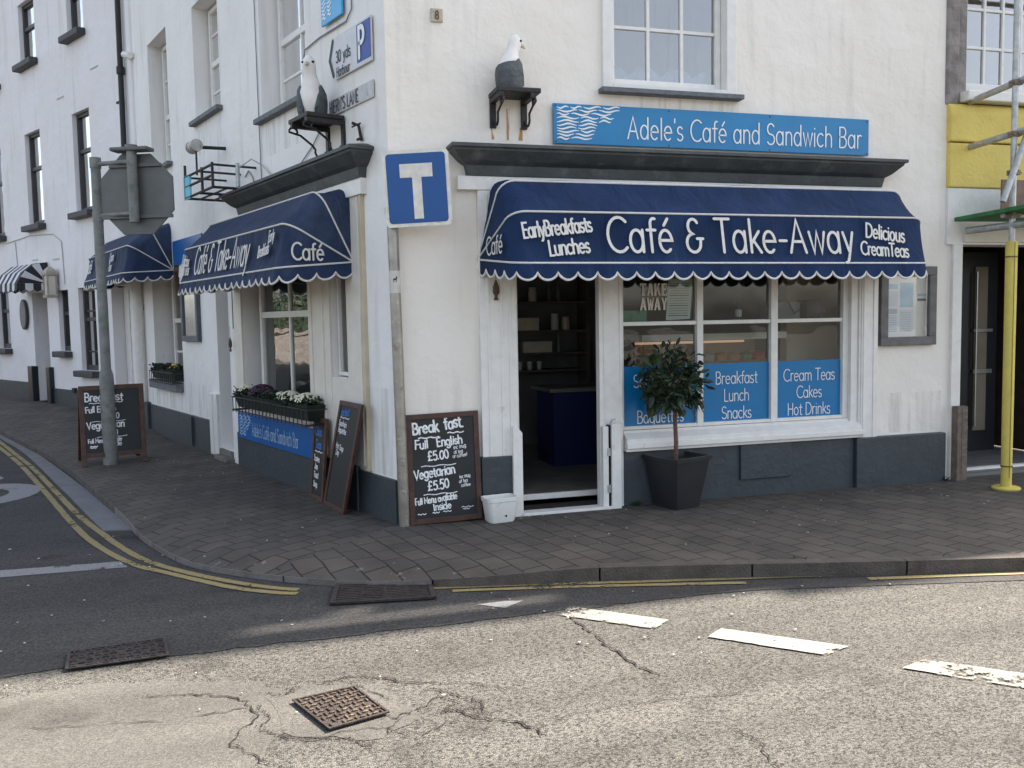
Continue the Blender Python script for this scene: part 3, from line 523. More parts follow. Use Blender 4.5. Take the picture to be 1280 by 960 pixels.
LIT = MB()
def scrap(x, y, z, r_):
    a0 = rnd.uniform(0, 6.28); P = [Vector((x + r_ * rnd.uniform(.5, 1) * math.cos(a0 + a_), y + r_ * rnd.uniform(.4, 1) * math.sin(a0 + a_), z)) for a_ in (0, 1.2, 2.3, 3.6, 5)]; LIT.prism(P, (0, 0, .004))
for i in range(46): scrap(rnd.uniform(.9, 4.7), -.1 - rnd.random() ** 1.6 * 1.25, .0012, rnd.uniform(.004, .013))
for i in range(26):
    q_ = LF.P(rnd.uniform(-.2, 5), .15 + rnd.random() * 1.3, .0012); scrap(q_.x, q_.y, .0012, rnd.uniform(.004, .011))
for i in range(60): scrap(rnd.uniform(-2.6, 3.2), rnd.uniform(-2.9, -1.45), RZ + .0075, rnd.uniform(.004, .012))
for i in range(30): scrap(rnd.uniform(-3.2, -1.6), rnd.uniform(-1.9, 1.0), RZ + .0075, rnd.uniform(.005, .014))
lt = LIT.build('litter', mat('pale_litter', (.34, .33, .31), .8, .4, 40)); lt['kind'] = 'stuff'; lt['label'] = 'scraps of pale litter and grit scattered over paving and road'
WEED = MB()
for x, y in ((3.02, -2.02), (2.2, -1.78), (4.86, -.06), (.7, -.03), (1.9, -.04)):
    for i in range(26):
        a_ = rnd.uniform(0, 6.28); p = Vector((x + rnd.gauss(0, .018), y + rnd.gauss(0, .012), -.03 if y < -1 else .0)); d_ = Vector((math.cos(a_) * .5, math.sin(a_) * .5, 1)).normalized(); l_ = rnd.uniform(.02, .055); e_ = d_.orthogonal().normalized() * .004; WEED.add([p - e_, p + e_, p + d_ * l_ * .6 + e_ * 1.4, p + d_ * l_ + Vector((math.cos(a_), math.sin(a_), 0)) * .012, p + d_ * l_ * .6 - e_ * 1.4], [(0, 1, 2, 3, 4)])
wd = WEED.build('weeds', mat('dull_weed_green', (.03, .05, .018), .8, .4, 30), recalc=False); wd['kind'] = 'stuff'; wd['label'] = 'small weeds growing in kerb joints and along the wall base'

# covers and grate set in the road
def quad_at(P, s_, t_): a, b_, c, d_ = [Vector((*p, 0)) for p in P]; return a.lerp(b_, s_).lerp(d_.lerp(c, s_), t_)
def cover(P, label, nx, ny, mt, lip):
    c = sum((Vector((*p, 0)) for p in P), Vector()) / 4; t = thing('manhole_cover', label, 'manhole cover', (c.x, c.y, RZ))
    b = MB(); b.poly([Vector((*((Vector((*p, 0)) - c) * 1.05 + c)[:2], RZ + .013)) for p in P]); b.build('cover_plate', lip, t)
    b = MB()
    for i in range(4):
        a, e = P[i], P[(i + 1) % 4]; A, B_ = Vector((*a, 0)), Vector((*e, 0)); b.prism([Vector((q.x, q.y, RZ + .013)) for q in (A + (A - c) * .07, B_ + (B_ - c) * .07, B_ - (B_ - c) * .0, A - (A - c) * .0)], (0, 0, .006))
    b.build('frame', CASTD, t); b = MB()
    for i in range(nx):
        for j in range(ny):
            s0, t0 = (i + .5) / nx, (j + .5) / ny; dx, dy = ((.32, .1) if (i + j) % 2 else (.1, .32)); dx, dy = dx / nx * 1.3, dy / ny * 1.3
            if rnd.random() < .06: continue
            b.prism([Vector((q.x, q.y, RZ + .013)) for q in (quad_at(P, s0 - dx, t0 - dy), quad_at(P, s0 + dx, t0 - dy), quad_at(P, s0 + dx, t0 + dy), quad_at(P, s0 - dx, t0 + dy))], (0, 0, .007))
    b.build('tread', mt, t, bevel=.002)
cover([(-.86, -2.72), (-.61, -2.665), (-.51, -2.95), (-.74, -3.02)], 'rusty square iron manhole cover in the sunlit road', 9, 9, CAST, CASTD)
cover([(-1.88, -1.81), (-1.47, -1.76), (-1.43, -2.0), (-1.85, -2.03)], 'dark oblong iron manhole cover at the edge of the shade', 12, 6, CASTD, CASTD)
P = [(-.56, -1.14), (.0, -1.27), (-.03, -1.58), (-.62, -1.49)]
t = thing('gully_grate', 'dark iron drain grate beside the kerb at the corner', 'drain', (-.3, -1.35, RZ)); b = MB(); b.poly([Vector((*p, RZ + .012)) for p in P]); b.build('pit_shade', PIT, t)  # flat black sheet on the road paints the dark of the pit
b = MB()
for i in range(4):
    s0 = [(0, 0, 1, .06), (0, .94, 1, 1), (0, 0, .05, 1), (.95, 0, 1, 1)][i]; q = [quad_at(P, *st) for st in ((s0[0], s0[1]), (s0[2], s0[1]), (s0[2], s0[3]), (s0[0], s0[3]))]; b.prism([Vector((p.x, p.y, RZ + .012 + .0004 * i)) for p in q], (0, 0, .012))
b.build('frame', CASTD, t); b = MB()
for j in range(9):
    t0 = .1 + j * .095; q = [quad_at(P, *st) for st in ((.055, t0), (.945, t0 + .0), (.945, t0 + .05), (.055, t0 + .05))]; b.prism([Vector((p.x, p.y, RZ + .014)) for p in q], (0, 0, .009))
for i in (.28, .5, .72):
    q = [quad_at(P, *st) for st in ((i, .06), (i + .03, .06), (i + .03, .94), (i, .94))]; b.prism([Vector((p.x, p.y, RZ + .0125)) for p in q], (0, 0, .0075))
b.build('bars', CASTD, t)

# ------------------------------------------------------------------ the corner cafe building
EAVE = 7.42
cafe = thing('cafe_building', 'white rendered corner cafe building with grey plinth and shopfront', 'building')
H_F = [(1.70, 2.75, 3.275, 4.85), (.94, 1.755, 0, 2.3), (1.80, 3.97, .52, 2.3)]
H_L = [(.74, 1.06, 1.05, 2.15), (1.52, 3.26, .66, 2.15), (3.74, 4.16, .12, 2.25), (5.58, 6.95, .78, 2.3), (1.42, 2.5, 3.42, 4.95), (3.7, 4.6, 3.79, 5.05), (5.7, 6.62, 3.52, 5.15)]
b = MB(); wall(b, FR, 0, 4.93, 0, EAVE, H_F); b.build('front_wall', WALL, cafe)
b = MB(); wall(b, LF, 0, 7.72, 0, EAVE, H_L); b.build('side_wall', WALLS, cafe)
b = MB(); b.box(WD, 4.72, 4.9, .3, 9, -.02, EAVE); b.box(WD, -2.6, 4.9, 9, 9.2, -.02, EAVE); b.build('party_wall', WALL, cafe)
b = MB()                                                 # hipped roof with eaves
e0, e1, e2, e3 = Vector((-.16, -.15, EAVE)), Vector((4.93, -.15, EAVE)), Vector((4.93, 9.2, EAVE)), LF.P(7.72, .15, EAVE)
r0, r1 = Vector((2.6, 3.4, EAVE + 1.7)), Vector((4.93, 3.4, EAVE + 1.7)); r2 = Vector((1.2, 8.6, EAVE + 1.7))
for q in ([e0, e1, r1, r0], [e0, r0, r2, e3], [e1, e2, r2, r0, r1], [e2, e3, r2]): b.poly(q)
b.poly([e0 - Z3 * .06, e3 - Z3 * .06, e2 - Z3 * .06, e1 - Z3 * .06]); rf = b.build('roof', SLATE, cafe)
b = MB(); b.box(WD, 4.3, 4.85, 3.1, 3.8, EAVE, EAVE + 2.6); b.build('chimney', WALL, rf)
# plinth
b = MB()
b.box(FR, .0, .632, -.02, .018, -.02, .325); b.box(FR, .632, .93, -.02, .062, -.02, .465)
b.box(FR, 1.80, 3.94, -.02, .022, -.02, .44); b.box(FR, 3.94, 4.865, -.02, .06, -.02, .43); b.box(FR, 2.83, 3.31, .0, .045, .14, .435)
b.build('plinth', GREY, cafe, bevel=.008)
b = MB(); b.box(LF, .0, .62, -.02, .018, -.02, .33); b.box(LF, .62, 3.52, -.02, .03, -.02, .36); b.box(LF, 4.46, 7.3, -.02, .018, -.02, .40); b.box(LF, 7.3, 7.62, -.02, .06, -.02, .42); b.build('plinth', GREY, cafe, bevel=.008)
# shopfront timber on the front
b = MB(); b.box(FR, .645, .925, -.01, .045, .465, 2.45)
for u in (.70, .80, .865): b.box(FR, u, u + .018, .04, .052, .47, 2.44)
b.build('pilaster', TRIM, cafe, bevel=.003)
b = MB(); b.box(FR, 3.985, 4.15, -.01, .045, .43, 2.45); b.box(FR, 4.0, 4.02, .04, .052, .44, 2.44); b.box(FR, 4.10, 4.115, .04, .052, .44, 2.44); b.build('pilaster', TRIM, cafe, bevel=.003)
b = MB(); b.box(FR, .497, 4.2, -.01, .052, 2.452, 2.552); b.build('fascia', TRIM, cafe, bevel=.003)
CORN = mat('weathered_grey_cornice', (.052, .060, .062), .55, .2, 7, .3, 25, dirt=(.15, .16, .155), dlo=.55, dhi=.8, dscale=5)
def cornice(fr, u0, u1, zb, zt):
    pr = [(.0, zb), (.06, zb), (.075, zb + .075), (.10, zb + .09), (.115, zb + .10), (.15, zb + .135), (.18, zb + .165), (.185, zb + .18), (.205, zb + .185), (.205, zb + .21), (.0, zt)]
    b = MB(); rings = []
    for o, z in pr: rings.append([fr.P(u0 - o, 0, z), fr.P(u0 - o, max(o, .004), z), fr.P(u1 + o, max(o, .004), z), fr.P(u1 + o, 0, z)])
    rings[-1] = [fr.P(u0 - .1, 0, zt), fr.P(u0 - .1, .02, zt), fr.P(u1 + .1, .02, zt), fr.P(u1 + .1, 0, zt)]
    b.loft(rings); return b.build('cornice', CORN, cafe, bevel=.003)
cornice(FR, .63, 4.10, 2.552, 2.80); cornice(LF, .42, 3.05, 2.578, 2.825)
b = MB(); b.box(LF, .36, 3.1, -.01, .05, 2.46, 2.578); b.build('fascia', TRIM, cafe)
# windows
def window(fr, par, u0, u1, z0, z1, o, cols, rows, mt, gm, fw_=.055, bar=.024, mid=None, curtain=None, name='window', depth=.05):
    b = MB(); b.box(fr, u0, u0 + fw_, o - depth, o, z0, z1); b.box(fr, u1 - fw_, u1, o - depth, o, z0, z1); b.box(fr, u0 + fw_, u1 - fw_, o - depth, o - .002, z0, z0 + fw_ * 1.4); b.box(fr, u0 + fw_, u1 - fw_, o - depth, o - .002, z1 - fw_, z1)
    for i in range(1, cols):
        u = u0 + fw_ + (u1 - u0 - 2 * fw_) * i / cols; b.box(fr, u - bar / 2, u + bar / 2, o - depth + .01, o - .012, z0 + fw_, z1 - fw_)
    for z in rows: b.box(fr, u0 + fw_, u1 - fw_, o - depth + .005, o - .015, z - bar / 2, z + bar / 2)
    if mid: b.box(fr, u0 + fw_, u1 - fw_, o - depth - .01, o - .006, mid - .03, mid + .03)
    f = b.build(name, mt, par, bevel=.003)
    p = MB(); p.poly([fr.P(u0 + .02, o - depth * .6, z0 + .02), fr.P(u1 - .02, o - depth * .6, z0 + .02), fr.P(u1 - .02, o - depth * .6, z1 - .02), fr.P(u0 + .02, o - depth * .6, z1 - .02)]); p.build('pane', gm, f)
    if curtain:
        c = MB(); n = 26; zt, zb = curtain
        zt = z1 if zt is None else zt
        q = []
        for i in range(n + 1):
            u = u0 + (u1 - u0) * i / n; oo = o - depth - .10 + .018 * math.sin(i * 1.9); zz = zt + (.03 * math.sin(i * .8) + .02 * math.sin(i * 1.7) if zt < z1 else 0); q.append((fr.P(u, oo, zb), fr.P(u, oo, zz)))
        c.add([x for p_ in q for x in p_], [(2 * i, 2 * i + 2, 2 * i + 3, 2 * i + 1) for i in range(n)]); c.build('curtain', CURT, f, smooth=True)
    return f
# first-floor front sash with architrave and sill
w = window(FR, cafe, 1.745, 2.71, 3.285, 4.84, -.07, 3, [3.745, 4.5], TRIM, GLASSD, .045, .026, mid=4.10, curtain=(3.47, 3.3))
for u0, u1 in ((1.655, 1.742), (2.713, 2.80)): b = MB(); b.box(FR, u0, u1, -.1, .028, 3.245, 4.9); b.build('architrave', TRIM, cafe, bevel=.004)
b = MB(); b.box(FR, 1.742, 2.713, -.12, .03, 3.245, 3.284); b.build('sill_board', TRIM, cafe)
b = MB(); b.box(FR, 1.625, 2.835, -.02, .09, 3.205, 3.243); b.build('window_sill', SILLG, cafe, bevel=.006)
# side upper sashes
for (u0, u1, z0, z1, mid, s0, s1) in ((1.42, 2.5, 3.42, 4.95, 4.12, 1.38, 2.56), (3.7, 4.6, 3.79, 5.05, 4.42, 3.64, 4.66), (5.7, 6.62, 3.52, 5.15, 4.22, 5.64, 6.66)):
    window(LF, cafe, u0 + .02, u1 - .04, z0 + .02, z1 - .02, -.17, 2, [(z0 + mid) / 2, (z1 + mid) / 2], TRIM, GLASSD, .05, .024, mid=mid, curtain=(None, z0 + .1))
    b = MB(); b.box(LF, s0, s1, -.16, .07, z0 - .05, z0 - .002); b.build('window_sill', SILLG, cafe, bevel=.006)
# ground-floor shop window: three lights over three, moulded sill
SW = MB(); o0, o1 = -.09, -.02
for a, c in ((1.80, 1.825), (2.47, 2.525), (3.152, 3.215), (3.85, 3.90)): SW.box(FR, a, c, o0, o1, .60, 2.3)
SW.box(FR, 3.90, 3.968, -.09, .02, .52, 2.3); SW.box(FR, 3.968, 3.99, -.05, .035, .52, 2.3)
for a, c in ((1.825, 2.47), (2.525, 3.152), (3.215, 3.85)): SW.box(FR, a, c, o0 + .005, o1 - .01, 1.428, 1.46); SW.box(FR, a, c, o0 + .002, o1 - .002, .60, .628)
win = SW.build('shop_window', TRIM, cafe, bevel=.004)
SW = MB(); SW.box(FR, 1.81, 3.9, -.09, .0, .545, .598); SW.prism([FR.P(1.81, .0, .58), FR.P(1.81, .07, .535), FR.P(1.81, .07, .50), FR.P(1.81, .0, .50)], (2.17, 0, 0)); SW.box(FR, 1.808, 4.0, -.02, .085, .463, .502); SW.box(FR, 1.808, 3.985, -.02, .06, .436, .461)
SW.build('window_sill', TRIM, cafe, bevel=.004)
SW = MB(); SW.poly([FR.P(1.81, -.06, .6), FR.P(3.88, -.06, .6), FR.P(3.88, -.06, 2.29), FR.P(1.81, -.06, 2.29)]); SW.build('pane', GLASS, win)
for k, (a, c, L_) in enumerate(((1.825, 2.47, ('Sandwiches', 'Hot', 'Baguettes')), (2.525, 3.152, ('Breakfast', 'Lunch', 'Snacks')), (3.215, 3.85, ('Cream Teas', 'Cakes', 'Hot Drinks')))):
    v = MB(); zt = 1.105; v.box(FR, a, c, -.058, -.055, .628, zt); vy = v.build('vinyl_panel', VINYL, cafe)
    for j, s in enumerate(L_):
        v = MB(); text(v, s, FR.P((a + c) / 2 + .01, -.052, .935 - j * .145), (1, 0, 0), Z3, .10, .075, .82, .02, 'c'); v.build('lettering', WHITEL, vy)
def slab_text(v, s, org, ux, h):
    x = -.5 * sum(.62 for _ in s); ux = Vector(ux)
    shp = {'T': [(.0, 1, .56, .86), (.0, .72, .08, 1), (.48, .72, .56, 1), (.19, 0, .37, .88), (.12, 0, .44, .1)], 'A': None, 'K': None, 'E': [(.04, 0, .24, 1), (.2, .86, .54, 1), (.2, 0, .54, .14), (.2, .44, .42, .58), (.46, .72, .54, .9), (.46, .1, .54, .28)], 'W': None, 'Y': None}
    P = {'A': [[(.0, 0), (.17, 0), (.33, .95), (.2, 1)], [(.2, 1), (.38, 1), (.58, 0), (.38, 0)], [(.1, .24), (.42, .24), (.42, .36), (.12, .36)]], 'K': [[(.02, 0), (.22, 0), (.22, 1), (.02, 1)], [(.2, .45), (.38, 1), (.56, 1), (.24, .3)], [(.24, .62), (.42, 0), (.6, 0), (.34, .7)]],
         'W': [[(0, 1), (.16, 1), (.24, 0), (.12, 0)], [(.12, 0), (.26, 0), (.36, .9), (.26, .9)], [(.26, .9), (.36, .9), (.46, 0), (.34, 0)], [(.34, 0), (.48, 0), (.6, 1), (.5, 1)]], 'Y': [[(0, 1), (.18, 1), (.34, .45), (.22, .4)], [(.38, 1), (.58, 1), (.36, .42), (.26, .45)], [(.2, 0), (.39, 0), (.39, .45), (.2, .45)]]}
    k = 0
    for ch in s:
        for r in (shp[ch] or []): k += 1; v.poly([org + ux * (x + p) * h + Z3 * q * h + FR.n * .0002 * k for p, q in ((r[0], r[1]), (r[2], r[1]), (r[2], r[3]), (r[0], r[3]))])
        for pl in P.get(ch, []): k += 1; v.poly([org + ux * (x + p) * h + Z3 * q * h + FR.n * .0002 * k for p, q in pl])
        x += .62
v = MB(); slab_text(v, 'TAKE', FR.P(2.105, -.054, 1.665), (1, 0, 0), .098); v.build('lettering', mat('cream_sticker', (.62, .56, .5), .6), win); v = MB(); slab_text(v, 'AWAY', FR.P(2.105, -.054, 1.55), (1, 0, 0), .098); v.build('lettering', mat('cream_sticker', (.62, .56, .5), .6), win)
# door opening: jambs, posts, thresholds
b = MB(); b.box(FR, 1.602, 1.80, -.055, .02, .0, 2.45); b.box(FR, 1.635, 1.645, .02, .028, .0, 2.44); b.box(FR, 1.77, 1.79, .02, .03, .66, 2.44); b.build('door_post', TRIM, cafe, bevel=.004)
b = MB(); b.box(FR, .925, .938, -.28, .03, .0, 2.4); b.build('door_jamb', TRIM, cafe)
b = MB(); b.box(FR, .93, 1.68, -.02, .09, .0, .022); b.box(FR, .938, 1.75, -.27, -.24, .05, .095); b.build('threshold', TRIM, cafe, bevel=.003)
b = MB(); b.box(FR, .942, 1.752, -.24, -.02, -.01, .012); b.build('doormat', mat('black_coir_mat', (.02, .018, .016), .95, .4, 50, .8, 90), cafe)
for u0, u1 in ((.87, .945), (1.672, 1.752)):
    b = MB(); sg = 1 if u0 < 1 else -1
    P0 = [FR.P(u0, .035, .03 * 0), FR.P(u1, .035, 0), FR.P(u1, .035, .64 if sg > 0 else .668), FR.P(u1 - .045, .035, .69) if sg > 0 else FR.P(u1 - .04, .035, .675), FR.P(u0, .035, .69 if sg > 0 else .66)]
    b.prism(P0, FR.n * .055); b.build('flood_board_post', TRIM, cafe, bevel=.004)
b = MB(); b.box(FR, 1.655, 1.668, .02, .07, .0, .66); b.build('slot', PIT, cafe); b = MB(); b.box(FR, 1.606, 1.652, .028, .07, .0, .65); b.build('flood_board_post', TRIM, cafe, bevel=.003)
for z in (.13, .42): b = MB(); b.box(FR, 1.64, 1.668, .071, .078, z, z + .06); b.build('catch', GALV, cafe)
b = MB(); b.tube([FR.P(1.665, .06, .66), FR.P(1.68, .07, .70), FR.P(1.71, .07, .705)], .007); b.build('catch', GALV, cafe)
# side: narrow window, shop window, doorway, recessed far window
window(LF, cafe, .76, 1.045, 1.06, 2.14, -.04, 1, [], TRIM, GLASS, .022, .02, name='side_light')
for u0, u1, bs in ((.44, .735, (.46,)), (1.065, 1.515, (1.18, 1.42)), (3.265, 3.50, ())):
    b = MB(); b.box(LF, u0, u1, -.02, .024, .36, 2.46)
    for u in bs: b.box(LF, u, u + .02, .02, .036, .38, 2.45)
    b.build('pilaster', CREAM, cafe, bevel=.003)
b = MB(); b.box(LF, .405, .438, -.02, .035, .345, 2.46); b.build('corner_board', mat('cream_paint_reflected_light', (.55, .47, .34), .5, .1, 8), cafe, bevel=.003)  # yellow reflected light is tinted into this cream board
b = MB(); b.box(LF, .735, 1.065, -.02, .018, .36, 1.048); b.build('apron_panel', CREAM, cafe, bevel=.003)
window(LF, cafe, 1.56, 3.12, .70, 2.14, -.12, 2, [], TRIM, GLASS, .06, .034, mid=1.585)
b = MB(); b.box(LF, 1.50, 3.28, -.2, .05, .62, .66); b.build('window_sill', TRIM, cafe, bevel=.004)
b = MB(); b.box(LF, 3.745, 4.155, -.24, -.2, .13, 2.24); b.build('side_door', mat('grey_door_paint', (.05, .055, .06), .5, .1, 6), cafe)
b = MB(); b.box(LF, 4.165, 4.45, -.01, .04, .02, .72); b.box(LF, 4.30, 4.315, .04, .05, .03, .71); b.build('flood_board_post', TRIM, cafe, bevel=.006)
b = MB(); b.box(LF, 3.72, 4.17, -.1, .09, .0, .05); b.box(LF, 3.745, 4.155, -.2, .03, .05, .115); b.build('doorstep', KERBL, cafe, bevel=.006)
window(LF, cafe, 5.62, 6.82, .80, 2.28, -.22, 3, [1.14], TRIM, GLASS, .06, .028, mid=1.56)
b = MB(); b.box(LF, 5.6, 6.95, -.1, .10, .66, .775); b.build('window_sill', SILLG, cafe, bevel=.01)
# small stains, hooks and cables that belong to the wall
b = MB()
for u, z0, z1, w_ in ((.785, 2.83, 2.925, .035), (.995, 2.83, 2.925, .035), (.9, 2.83, 3.06, .02)): b.poly([FR.P(u - w_ / 2, .003, z0), FR.P(u + w_ / 2, .003, z0), FR.P(u + w_ / 2, .003, z1), FR.P(u - w_ / 2, .003, z1)])
b.build('rust_stain', stain_mat('rust_streak', (.5, .24, .05), .42, .62, (50, 50, 4)), cafe)
DRIP = stain_mat('grey_drip_stain', (.42, .40, .36), .48, .85, (14, 14, 1.1), .38)
for fr, u0, u1, z0, z1 in ((FR, 1.63, 2.83, 2.95, 3.2), (LF, 1.4, 2.55, 3.05, 3.37), (LF, 3.66, 4.64, 3.4, 3.73), (LF, 5.66, 6.64, 3.1, 3.46), (FR, 4.3, 4.86, .45, .8), (FR, .05, .62, .34, .75), (LF, .03, .4, .345, 1.0), (LF, 4.5, 7.2, .42, .8)):
    b = MB(); b.poly([fr.P(u0, .0035, z0), fr.P(u1, .0035, z0), fr.P(u1, .0035, z1), fr.P(u0, .0035, z1)]); b.build('drip_stain', DRIP, cafe)
GC = mat('grey_cable', (.22, .22, .22), .6)
b = MB(); b.tube([LF.P(1.44, .012, 3.72), LF.P(1.40, .012, 3.78), LF.P(1.1, .012, 3.80), LF.P(.6, .012, 3.79), LF.P(.5, .012, 3.85), LF.P(.48, .012, 4.4)], .006, 6); b.build('cable', GC, cafe)
b = MB(); b.tube([LF.P(1.6, .012, 2.86), LF.P(1.3, .012, 2.98), LF.P(1.1, .012, 3.1)], .005, 6); b.build('cable', GC, cafe)
b = MB(); b.tube([LF.P(2.55, .012, 2.86), LF.P(2.56, .012, 3.6), LF.P(2.57, .012, 5)], .005, 6); b.build('cable', GC, cafe)
b = MB(); b.tube([LF.P(3.0, .012, 2.95), LF.P(2.9, .012, 3.0), LF.P(2.8, .012, 2.93), LF.P(2.75, .012, 2.86)], .006, 6); b.build('cable', GC, cafe)
b = MB(); b.tube([LF.P(3.55, .015, 1.45), LF.P(3.55, .015, 2.4)], .006, 6); b.build('cable', GC, cafe)
b = MB(); b.box(LF, 5.17, 5.19, .018, .05, .03, .39); b.build('waste_pipe', GREY, cafe)
b = MB(); b.tube([LF.P(7.5, .09, .42), LF.P(7.5, .09, 2.5)], .075, 14); b.tube([LF.P(7.5, .09, 1.72), LF.P(7.5, .09, 1.8)], .09, 14); b.build('white_drainpipe', TRIM, cafe, smooth=True)
b = MB(); b.box(LF, 7.42, 7.62, -.05, .03, 2.5, EAVE); b.build('wall_pier', WALLF, cafe)
# room inside: floor, ceiling, walls
b = MB(); b.poly([Vector(p) for p in ((.1, .27, .09), (4.71, .27, .09), (4.71, 4.2, .09), (-1.25, 4.2, .09), LF.P(.3, -.27, .09))]); b.build('shop_floor', FLOORI, cafe)
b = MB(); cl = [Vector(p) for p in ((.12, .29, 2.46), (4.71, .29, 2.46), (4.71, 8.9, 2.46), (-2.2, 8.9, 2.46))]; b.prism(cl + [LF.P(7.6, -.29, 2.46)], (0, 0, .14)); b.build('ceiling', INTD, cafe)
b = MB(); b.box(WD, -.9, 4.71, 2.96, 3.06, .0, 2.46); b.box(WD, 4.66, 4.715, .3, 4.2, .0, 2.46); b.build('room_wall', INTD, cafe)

# ------------------------------------------------------------------ far terrace house in the lane
far = thing('terrace_house', 'white terraced house with black sash windows and dark sills down the lane', 'house', tuple(FA.p0))
H_A = [(1.45, 2.07, 6.0, 7.0), (3.42, 4.15, 5.98, 7.0), (1.42, 2.08, 3.29, 4.83), (3.46, 4.17, 3.26, 4.83), (5.42, 6.1, 3.2, 4.8), (5.25, 5.95, 5.9, 6.95), (1.55, 2.2, .8, 2.12), (2.62, 3.06, 1.1, 2.11), (5.45, 6.1, 1.12, 2.25), (3.55, 4.25, .2, 2.1), (.12, .95, .1, 2.1)]
b = MB(); wall(b, FA, 0, 14, -.1, 8.3, H_A); b.build('front_wall', WALLF, far)
b = MB(); q = [FA.P(0, .12, 8.3), FA.P(14, .12, 8.3), FA.P(14, -3.2, 10), FA.P(0, -3.2, 10)]; b.poly(q); b.poly([FA.P(0, -6.5, 8.3), FA.P(14, -6.5, 8.3), q[2], q[3]]); b.poly([FA.P(0, -6.5, 8.3), q[0], q[3]]); b.build('roof', SLATE, far)
b = MB(); b.box(FA, 0, 14, -6.5, -6.3, 0, 8.3); b.box(FA, 0, .2, -6.3, -.3, 0, 8.3); b.build('rear_wall', WALLF, far)
b = MB(); b.box(FA, 1.0, 3.5, -.02, .02, -.1, .46); b.box(FA, 4.28, 14, -.02, .02, -.1, .52); b.build('plinth', GREY, far)
for i, h in enumerate(H_A[:9]):
    u0, u1, z0, z1 = h; zm = z0 + (z1 - z0) * (.62 if z0 < 5 else .6)
    lower = i in (6,)
    f = window(FA, far, u0, u1, z0, z1, -.07, 2 if lower else 1, [z0 + .3, z0 + .95] if lower else [], BLACKW, GLASSD, .06, .03, mid=zm, curtain=(None, z0 + .1) if i not in (6, 8) else None, depth=.06)
    b = MB(); b.box(FA, u0 - .06, u1 + .06, -.12, .13, z0 - .10, z0 - .002); b.build('window_sill', DARKSILL, far, bevel=.015)
b = MB(); b.box(FA, 3.56, 4.24, -.5, -.45, .2, 2.1); b.build('front_door', DOORB, far)
for u0, u1 in ((4.24, 4.45), (3.42, 3.58)):
    b = MB(); b.box(FA, u0, u1, -.03, .08, .0, .82); b.build('flood_board_post', DOORB, far, bevel=.01)
b = MB(); b.box(FA, .13, .94, -.22, -.18, .1, 2.1)
b.build('panelled_door', TRIM, far)
b = MB()
for u in (.3, .52, .74): b.box(FA, u, u + .02, -.18, -.165, .15, 2.05)
b.build('door_moulding', TRIM, far); b = MB(); b.box(FA, -.0, .12, -.1, .02, .0, 2.2); b.build('door_frame', DOORB, far)
b = MB(); b.tube([FA.P(.14, .06, 2.6), FA.P(.12, .06, 5.1), FA.P(.08, .06, 8.3)], .038, 10); b.tube([FA.P(.12, .06, 5.05), FA.P(.12, .06, 5.15)], .055, 10); b.tube([FA.P(.1, .06, 4.68), FA.P(.28, .06, 4.68)], .02, 6); b.build('downpipe', IRON, far, smooth=True)
b = MB(); b.tube([FA.P(.0, .05, 5.3), FA.P(-.35, .12, 5.2)], .045, 8); b.build('waste_pipe', TRIM, far)
b = MB()
for u, z in ((2.35, 5.15), (1.0, 5.35), (2.9, 2.62), (1.05, 2.6), (3.85, 2.66)): b.box(FA, u, u + .28, .0, .008, z, z + .02)
b.tube([FA.P(5.4, .01, 3.05), FA.P(4.2, .01, 3.1), FA.P(3.1, .01, 3.05), FA.P(2.75, .01, 2.9), FA.P(2.7, .01, 2.2)], .008, 5); b.tube([FA.P(4.9, .01, 3.04), FA.P(4.85, .01, 2.6)], .008, 5); b.build('cable', mat('pale_cable', (.42, .41, .4), .6), far)
b = MB(); b.box(FA, 2.45, 2.55, .0, .05, .42, .5); b.build('tap', IRON, far)

# ------------------------------------------------------------------ yellow shop to the right
ys_ = thing('yellow_shop', 'yellow and white shop with stone quoin behind the scaffold', 'building', (4.93, 0, 0))
b = MB(); wall(b, FR, 4.93, 7.2, 3.32, 6.1, [(5.06, 6.2, 3.40, 4.9)]); b.build('upper_wall', STONE, ys_)
b = MB(); wall(b, FR, 7.2, 13.5, -.1, 7.4, []); b.build('neighbour_wall', WALL, ys_); b = MB(); b.box(FR, 9.0, 13.5, -.3, .1, 7.4, 8.2); b.build('shadow_upstand', WALL, ys_)  # unseen upper block added to lengthen the street shadow on the right
b = MB(); b.box(FR, 4.84, 4.975, -.02, .02, 3.28, 6.1); b.build('quoin', STONE, ys_, bevel=.02)
b = MB(); b.prism([FR.P(4.862, -.2, 2.965), FR.P(4.862, .055, 2.965), FR.P(4.862, .055, 3.20), FR.P(4.862, .04, 3.27), FR.P(4.862, .0, 3.30), FR.P(4.862, -.2, 3.30)], (2.3, 0, 0)); b.box(FR, 4.866, 7.18, -.2, .045, 2.572, 2.955); b.build('yellow_band', YELLOW, ys_, bevel=.012)
b = MB(); b.box(FR, 4.866, 7.2, -.2, .03, 2.08, 2.57); b.box(FR, 4.93, 5.03, -.2, .035, .0, 2.08); b.build('white_pilaster', TRIM, ys_, bevel=.004)
b = MB(); b.box(FR, 5.03, 6.3, -.05, .06, 2.1, 2.215); b.build('lintel', CREAM, ys_, bevel=.004)
b = MB(); b.box(FR, 5.0, 6.3, -.05, .10, 3.31, 3.395); b.build('window_sill', TRIM, ys_, bevel=.01)
window(FR, ys_, 5.05, 6.2, 3.40, 4.9, -.06, 5, [3.81, 4.14, 4.5], TRIM, GLASSD, .07, .024, curtain=None)
b = MB(); b.box(FR, 5.05, 6.6, -1.3, -.02, -.02, .03); b.build('tiled_step', mat('grey_tile', (.16, .155, .15), .5, .2, 8), ys_)
b = MB(); b.box(FR, 5.06, 6.6, -.2, -.14, .0, .05); b.build('threshold', TRIM, ys_)
